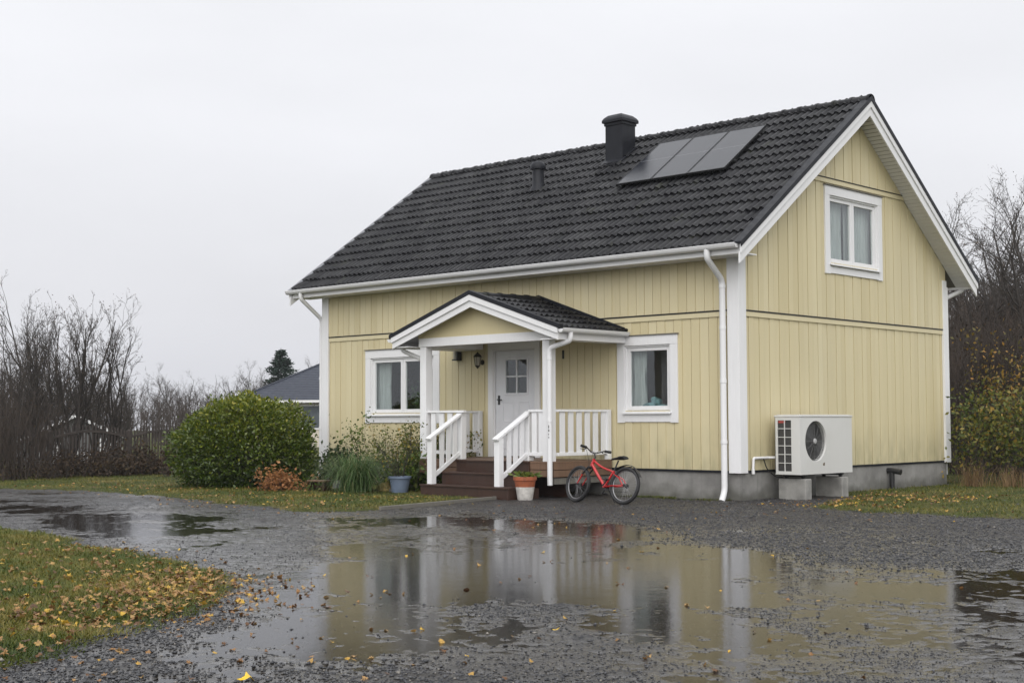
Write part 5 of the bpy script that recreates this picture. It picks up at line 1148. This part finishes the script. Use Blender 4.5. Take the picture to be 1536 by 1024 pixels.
def rock(name,label,p,s,m,seed):
    import bmesh
    bm=bmesh.new(); bmesh.ops.create_icosphere(bm,subdivisions=3,radius=1); me=bpy.data.meshes.new(name); r=np.random.default_rng(seed); ph=r.uniform(0,6,6)
    for v in bm.verts:
        c=v.co; k=1+.16*math.sin(c.x*2.3+ph[0])*math.cos(c.y*2.7+ph[1])+.10*math.sin(c.z*4+ph[2]+c.x*3)+.05*math.sin(c.y*8+ph[3]); v.co=Vector((c.x*s[0]*k,c.y*s[1]*k,max(-.3,c.z*k)*s[2]))
    bm.to_mesh(me); bm.free(); me.materials.append(m); me.polygons.foreach_set('use_smooth',np.ones(len(me.polygons),dtype=bool)); o=bpy.data.objects.new(name,me); COL.objects.link(o); o.location=p; o.rotation_euler=(0,0,seed); return tag(o,label,'stone')
OCH=simple('ochre_stone',(.24,.175,.065),.7,.4,9,bump=.4); GST=simple('grey_field_stone',(.13,.13,.125),.8,.35,9,bump=.4)
rock('garden_stone','rounded ochre stone beside the blue flower pot',(-6.72,-1.95,.05),(.21,.15,.15),OCH,3)
rock('garden_stone','small dark stone between the ochre stone and the flower pot',(-6.35,-2.05,.03),(.11,.09,.07),GST,5)
rock('garden_stone','mossy grey stone behind the garden bench',(-8.0,-2.0,.05),(.22,.15,.13),GST,9)
t=thing('garden_ornament','small pale stone garden figure behind the grass clump','ornament',(-6.85,-1.35,0))
PST=simple('pale_cast_stone',(.36,.36,.37),.8,.25,14,bump=.3)
mb=MB(); mb.lathe([(.001,0),(.10,0),(.11,.05),(.095,.14),(.12,.26),(.10,.36),(.05,.42),(.045,.45)],(-6.85,-1.35,0),16,wob=.08); mb.build('body',PST,t,smooth=True)
mb=MB(); mb.lathe([(.001,.43),(.05,.44),(.085,.49),(.08,.55),(.04,.60),(.001,.615)],(-6.86,-1.36,0),16,wob=.05); mb.build('head',PST,t,smooth=True)
# slab path and its edging
mb=MB(); mb.add([(-3.36,-2.44,.012),(-3.1,-4.05,.008),(-4.75,-4.0,.010),(-5.75,-2.44,.014),(-3.36,-2.44,-.06),(-3.1,-4.05,-.06),(-4.75,-4.0,-.06),(-5.75,-2.44,-.06)],[(0,3,2,1),(0,1,5,4),(1,2,6,5),(2,3,7,6),(3,0,4,7)]); tag(mb.build('concrete_path',BLOCK),kind='structure')
mb=MB(); mb.beam((-3.33,-2.43,.01),(-2.86,-5.45,.0),.045,.11); tag(mb.build('path_edging',GREYW,bevel=.008),'worn timber edging between the step path and the gravel','edging')
# a moss and soil bed along the house front
# ------------------------------------------------------------------ picket fence
PW=simple('weathered_dark_picket',(.055,.045,.04),.85,.35,4)
fa,fb=at(-60,33.0),at(300,38.2); Lf=(fb-fa).length; ud=(fb-fa).normalized()
FM=Matrix.Translation(fa)@Matrix.Rotation(math.atan2(ud.y,ud.x),4,'Z')
t=thing('picket_fence','dark weathered picket fence with wavy top behind the left lawn','fence',fa); 
def fbox(mb,x0,x1,y0,y1,z0,z1,pt=0):
    vs=[FM@Vector((x,y,z)) for z in (z0,z1) for y in (y0,y1) for x in (x0,x1)]; f=[(0,2,3,1),(0,1,5,4),(2,6,7,3),(0,4,6,2),(1,3,7,5)]
    if pt: vs.append(FM@Vector(((x0+x1)/2,(y0+y1)/2,z1+pt))); f+=[(4,5,8),(5,7,8),(7,6,8),(6,4,8)]
    else: f.append((4,5,7,6))
    mb.add(vs,f)
nb=max(1,int(Lf/2.0)); bw=Lf/nb
for i in range(nb+1):
    mb=MB(); fbox(mb,i*bw-.045,i*bw+.045,-.045,.045,-.1,1.12,.05); mb.build('post',PW,t)
def topz(x): u=(x/bw)%1; return .98+.17*math.sin(math.pi*u)
for i in range(nb):
    mb=MB(); x=i*bw+.1
    while x<(i+1)*bw-.07: z=topz(x)+random.uniform(-.02,.02)+.1; fbox(mb,x,x+.035,.02,.038,.08,z,.05); x+=.105
    for k in range(10):
        x0=i*bw+.045+k*(bw-.09)/10; x1=i*bw+.045+(k+1)*(bw-.09)/10; mb.beam(FM@Vector((x0,.005,topz(x0)-.03)),FM@Vector((x1,.005,topz(x1)-.03)),.03,.05)
    fbox(mb,i*bw+.045,(i+1)*bw-.045,-.01,.02,.22,.28); mb.build('picket_panel',PW,t)
# ------------------------------------------------------------------ shed and neighbour
def local(px,d,ang): return Matrix.Translation(at(px,d))@Matrix.Rotation(ang,4,'Z')
vaz=math.atan2(fw.y,fw.x)
def facing(px): 
    d=at(px,10)-at(px,9); return math.atan2(d.y,d.x)-math.pi/2
S_=local(113,44,facing(113)+.12)
def wbox(mb,Mx,x0,x1,y0,y1,z0,z1):
    vs=[Mx@Vector((x,y,z)) for z in (z0,z1) for y in (y0,y1) for x in (x0,x1)]; mb.add(vs,[(0,2,3,1),(4,5,7,6),(0,1,5,4),(2,6,7,3),(0,4,6,2),(1,3,7,5)])
t=thing('shed','dark gabled shed with white barge boards behind the picket fence','shed',S_.translation)
frS=lambda u,z,d:S_@Vector((u,-d,z))
mb=MB(); mb.prism([(-1.45,-.1),(1.45,-.1),(1.45,.85),(0,1.5),(-1.45,.85)],frS,-3,0); mb.build('wall',simple('grey_shed_wall',(.12,.12,.12),.8,.25,3),t)
mb=MB()
for s_ in (-1,1): mb.prism([(0,1.56),(s_*1.65,.82),(s_*1.65,.74),(0,1.47)],frS,-3.1,.16)
rf=mb.build('roof',simple('shed_roof_felt',(.05,.05,.055),.8,.2,3),t)
mb=MB()
for s_ in (-1,1): mb.prism([(0,1.585),(s_*1.67,.835),(s_*1.67,.74),(0,1.48)],frS,.161,.185)
mb.build('barge_board',WHITE,rf)
mb=MB()
for u in np.arange(.55,1.4,.16): mb.boxf(frS,u,u+.09,.1,.84,0,.03)
mb.boxf(frS,.5,1.42,.05,.1,.0,.04); mb.build('white_slats',WHITE,t)
mb=MB(); mb.boxf(frS,-1.0,-.35,.05,.75,0,.02); mb.build('door',WHITE,t)
t=thing('white_garden_gate','small white slatted gate seen through the picket fence','gate',at(128,40)); G_=local(128,40,facing(128)); frG=lambda u,z,d:G_@Vector((u,-d,z))
mb=MB()
for u in np.arange(-.3,.3,.13): mb.boxf(frG,u,u+.07,.0,.55,0,.02)
mb.build('slat_panel',WHITE,t)
mb=MB(); mb.boxf(frG,-.32,.34,.1,.15,.021,.04); mb.boxf(frG,-.32,.34,.42,.47,.021,.04); mb.build('rail',WHITE,t)
# neighbour
A_=at(350,71); B_=at(760,66); ln_=(B_-A_); an=math.atan2(ln_.y,ln_.x); LN=ln_.length
NM=Matrix.Translation((A_.x,A_.y,0))@Matrix.Rotation(an,4,'Z'); EV=2.40; DP=10.0; RH=5.25
t=thing('neighbour_house','pale neighbouring house with blue grey hipped tile roof','house',(A_.x,A_.y,0))
mb=MB(); wbox(mb,NM,.6,LN-.6,.6,DP-.6,-.1,EV-.15); mb.build('wall',simple('cream_render',(.55,.50,.42),.8,.08,2),t)
frN=lambda u,z,d:NM@Vector((u,.6-d,z))
def hip(e,z0,zr):
    c=[(-e,-e),(LN+e,-e),(LN+e,DP+e),(-e,DP+e)]; h=DP/2
    return c,[(h,h),(LN-h,h)],z0,zr
BT=M('blue_roof_tile'); v=BT.coord((1,1,1)); wv=BT.n('TexWave',wave_type='BANDS',bands_direction='Z'); wv.inputs['Scale'].default_value=3.4; wv.inputs['Distortion'].default_value=.6; BT.l(v,wv.inputs[0])
c=BT.ramp(wv.outputs[1],[(.2,(.012,.015,.024)),(.7,(.034,.041,.062))]); c=BT.mix(BT.rng(BT.noise(5,v,5),.4,.7,0,.5),c,(.05,.058,.078)); BT=BT.finish(c,.7,BT.bump(wv.outputs[1],.5,.05))
c4,rd,_,_=hip(.0,EV,RH); mb=MB(); vs=[NM@Vector((a,b,EV)) for a,b in c4]+[NM@Vector((a,b,RH)) for a,b in rd]
mb.add(vs,[(0,1,5,4),(1,2,5),(2,3,4,5),(3,0,4),(3,2,1,0)]); rf=mb.build('roof',BT,t)
mb=MB(); HC=[(0,4),(1,5),(4,5)]
for a,b in HC: mb.tube([vs[a],vs[b]],.07,6)
mb.build('ridge_cap',BT,rf)
mb=MB(); wbox(mb,NM,-.02,LN+.02,-.06,.0,EV-.13,EV-.01); wbox(mb,NM,LN,LN+.06,-.0,DP,EV-.13,EV-.01); mb.build('fascia',WHITE,rf)
mb=MB(); mb.tube([NM@Vector((4.9,-.1,EV-.1)),NM@Vector((4.95,.5,EV-.5)),NM@Vector((4.95,.5,.1))],.05,8); mb.build('downpipe',PIPEW,t)
GLD=simple('dark_window_glass',(.10,.115,.13),.1,.2,2,spec=.8)
for u in (3.55,6.5,9.5):
    mb=MB(); mb.boxf(frN,u-.08,u+1.28,.92,2.18,0,.04); wn=mb.build('window',WHITE,t); mb=MB(); mb.boxf(frN,u,u+1.2,1.0,2.1,.041,.05); mb.build('pane',GLD,wn)

# drizzly air
hz=M('haze_air'); pv=hz.n('VolumePrincipled'); pv.inputs['Color'].default_value=(.80,.82,.86,1); pv.inputs['Density'].default_value=.0004; pv.inputs['Anisotropy'].default_value=.2; hz.l(pv.outputs[0],hz.out.inputs['Volume']); HZM=hz.m; HZM.surface_render_method='DITHERED' if hasattr(HZM,'surface_render_method') else 'DITHERED'
USE_HAZE=True
if USE_HAZE:
    mb=MB(); mb.box(-185,210,-215,180,-1.2,16); tag(mb.build('haze',HZM),kind='stuff',label='thin grey drizzle haze over the whole garden',cat='haze')
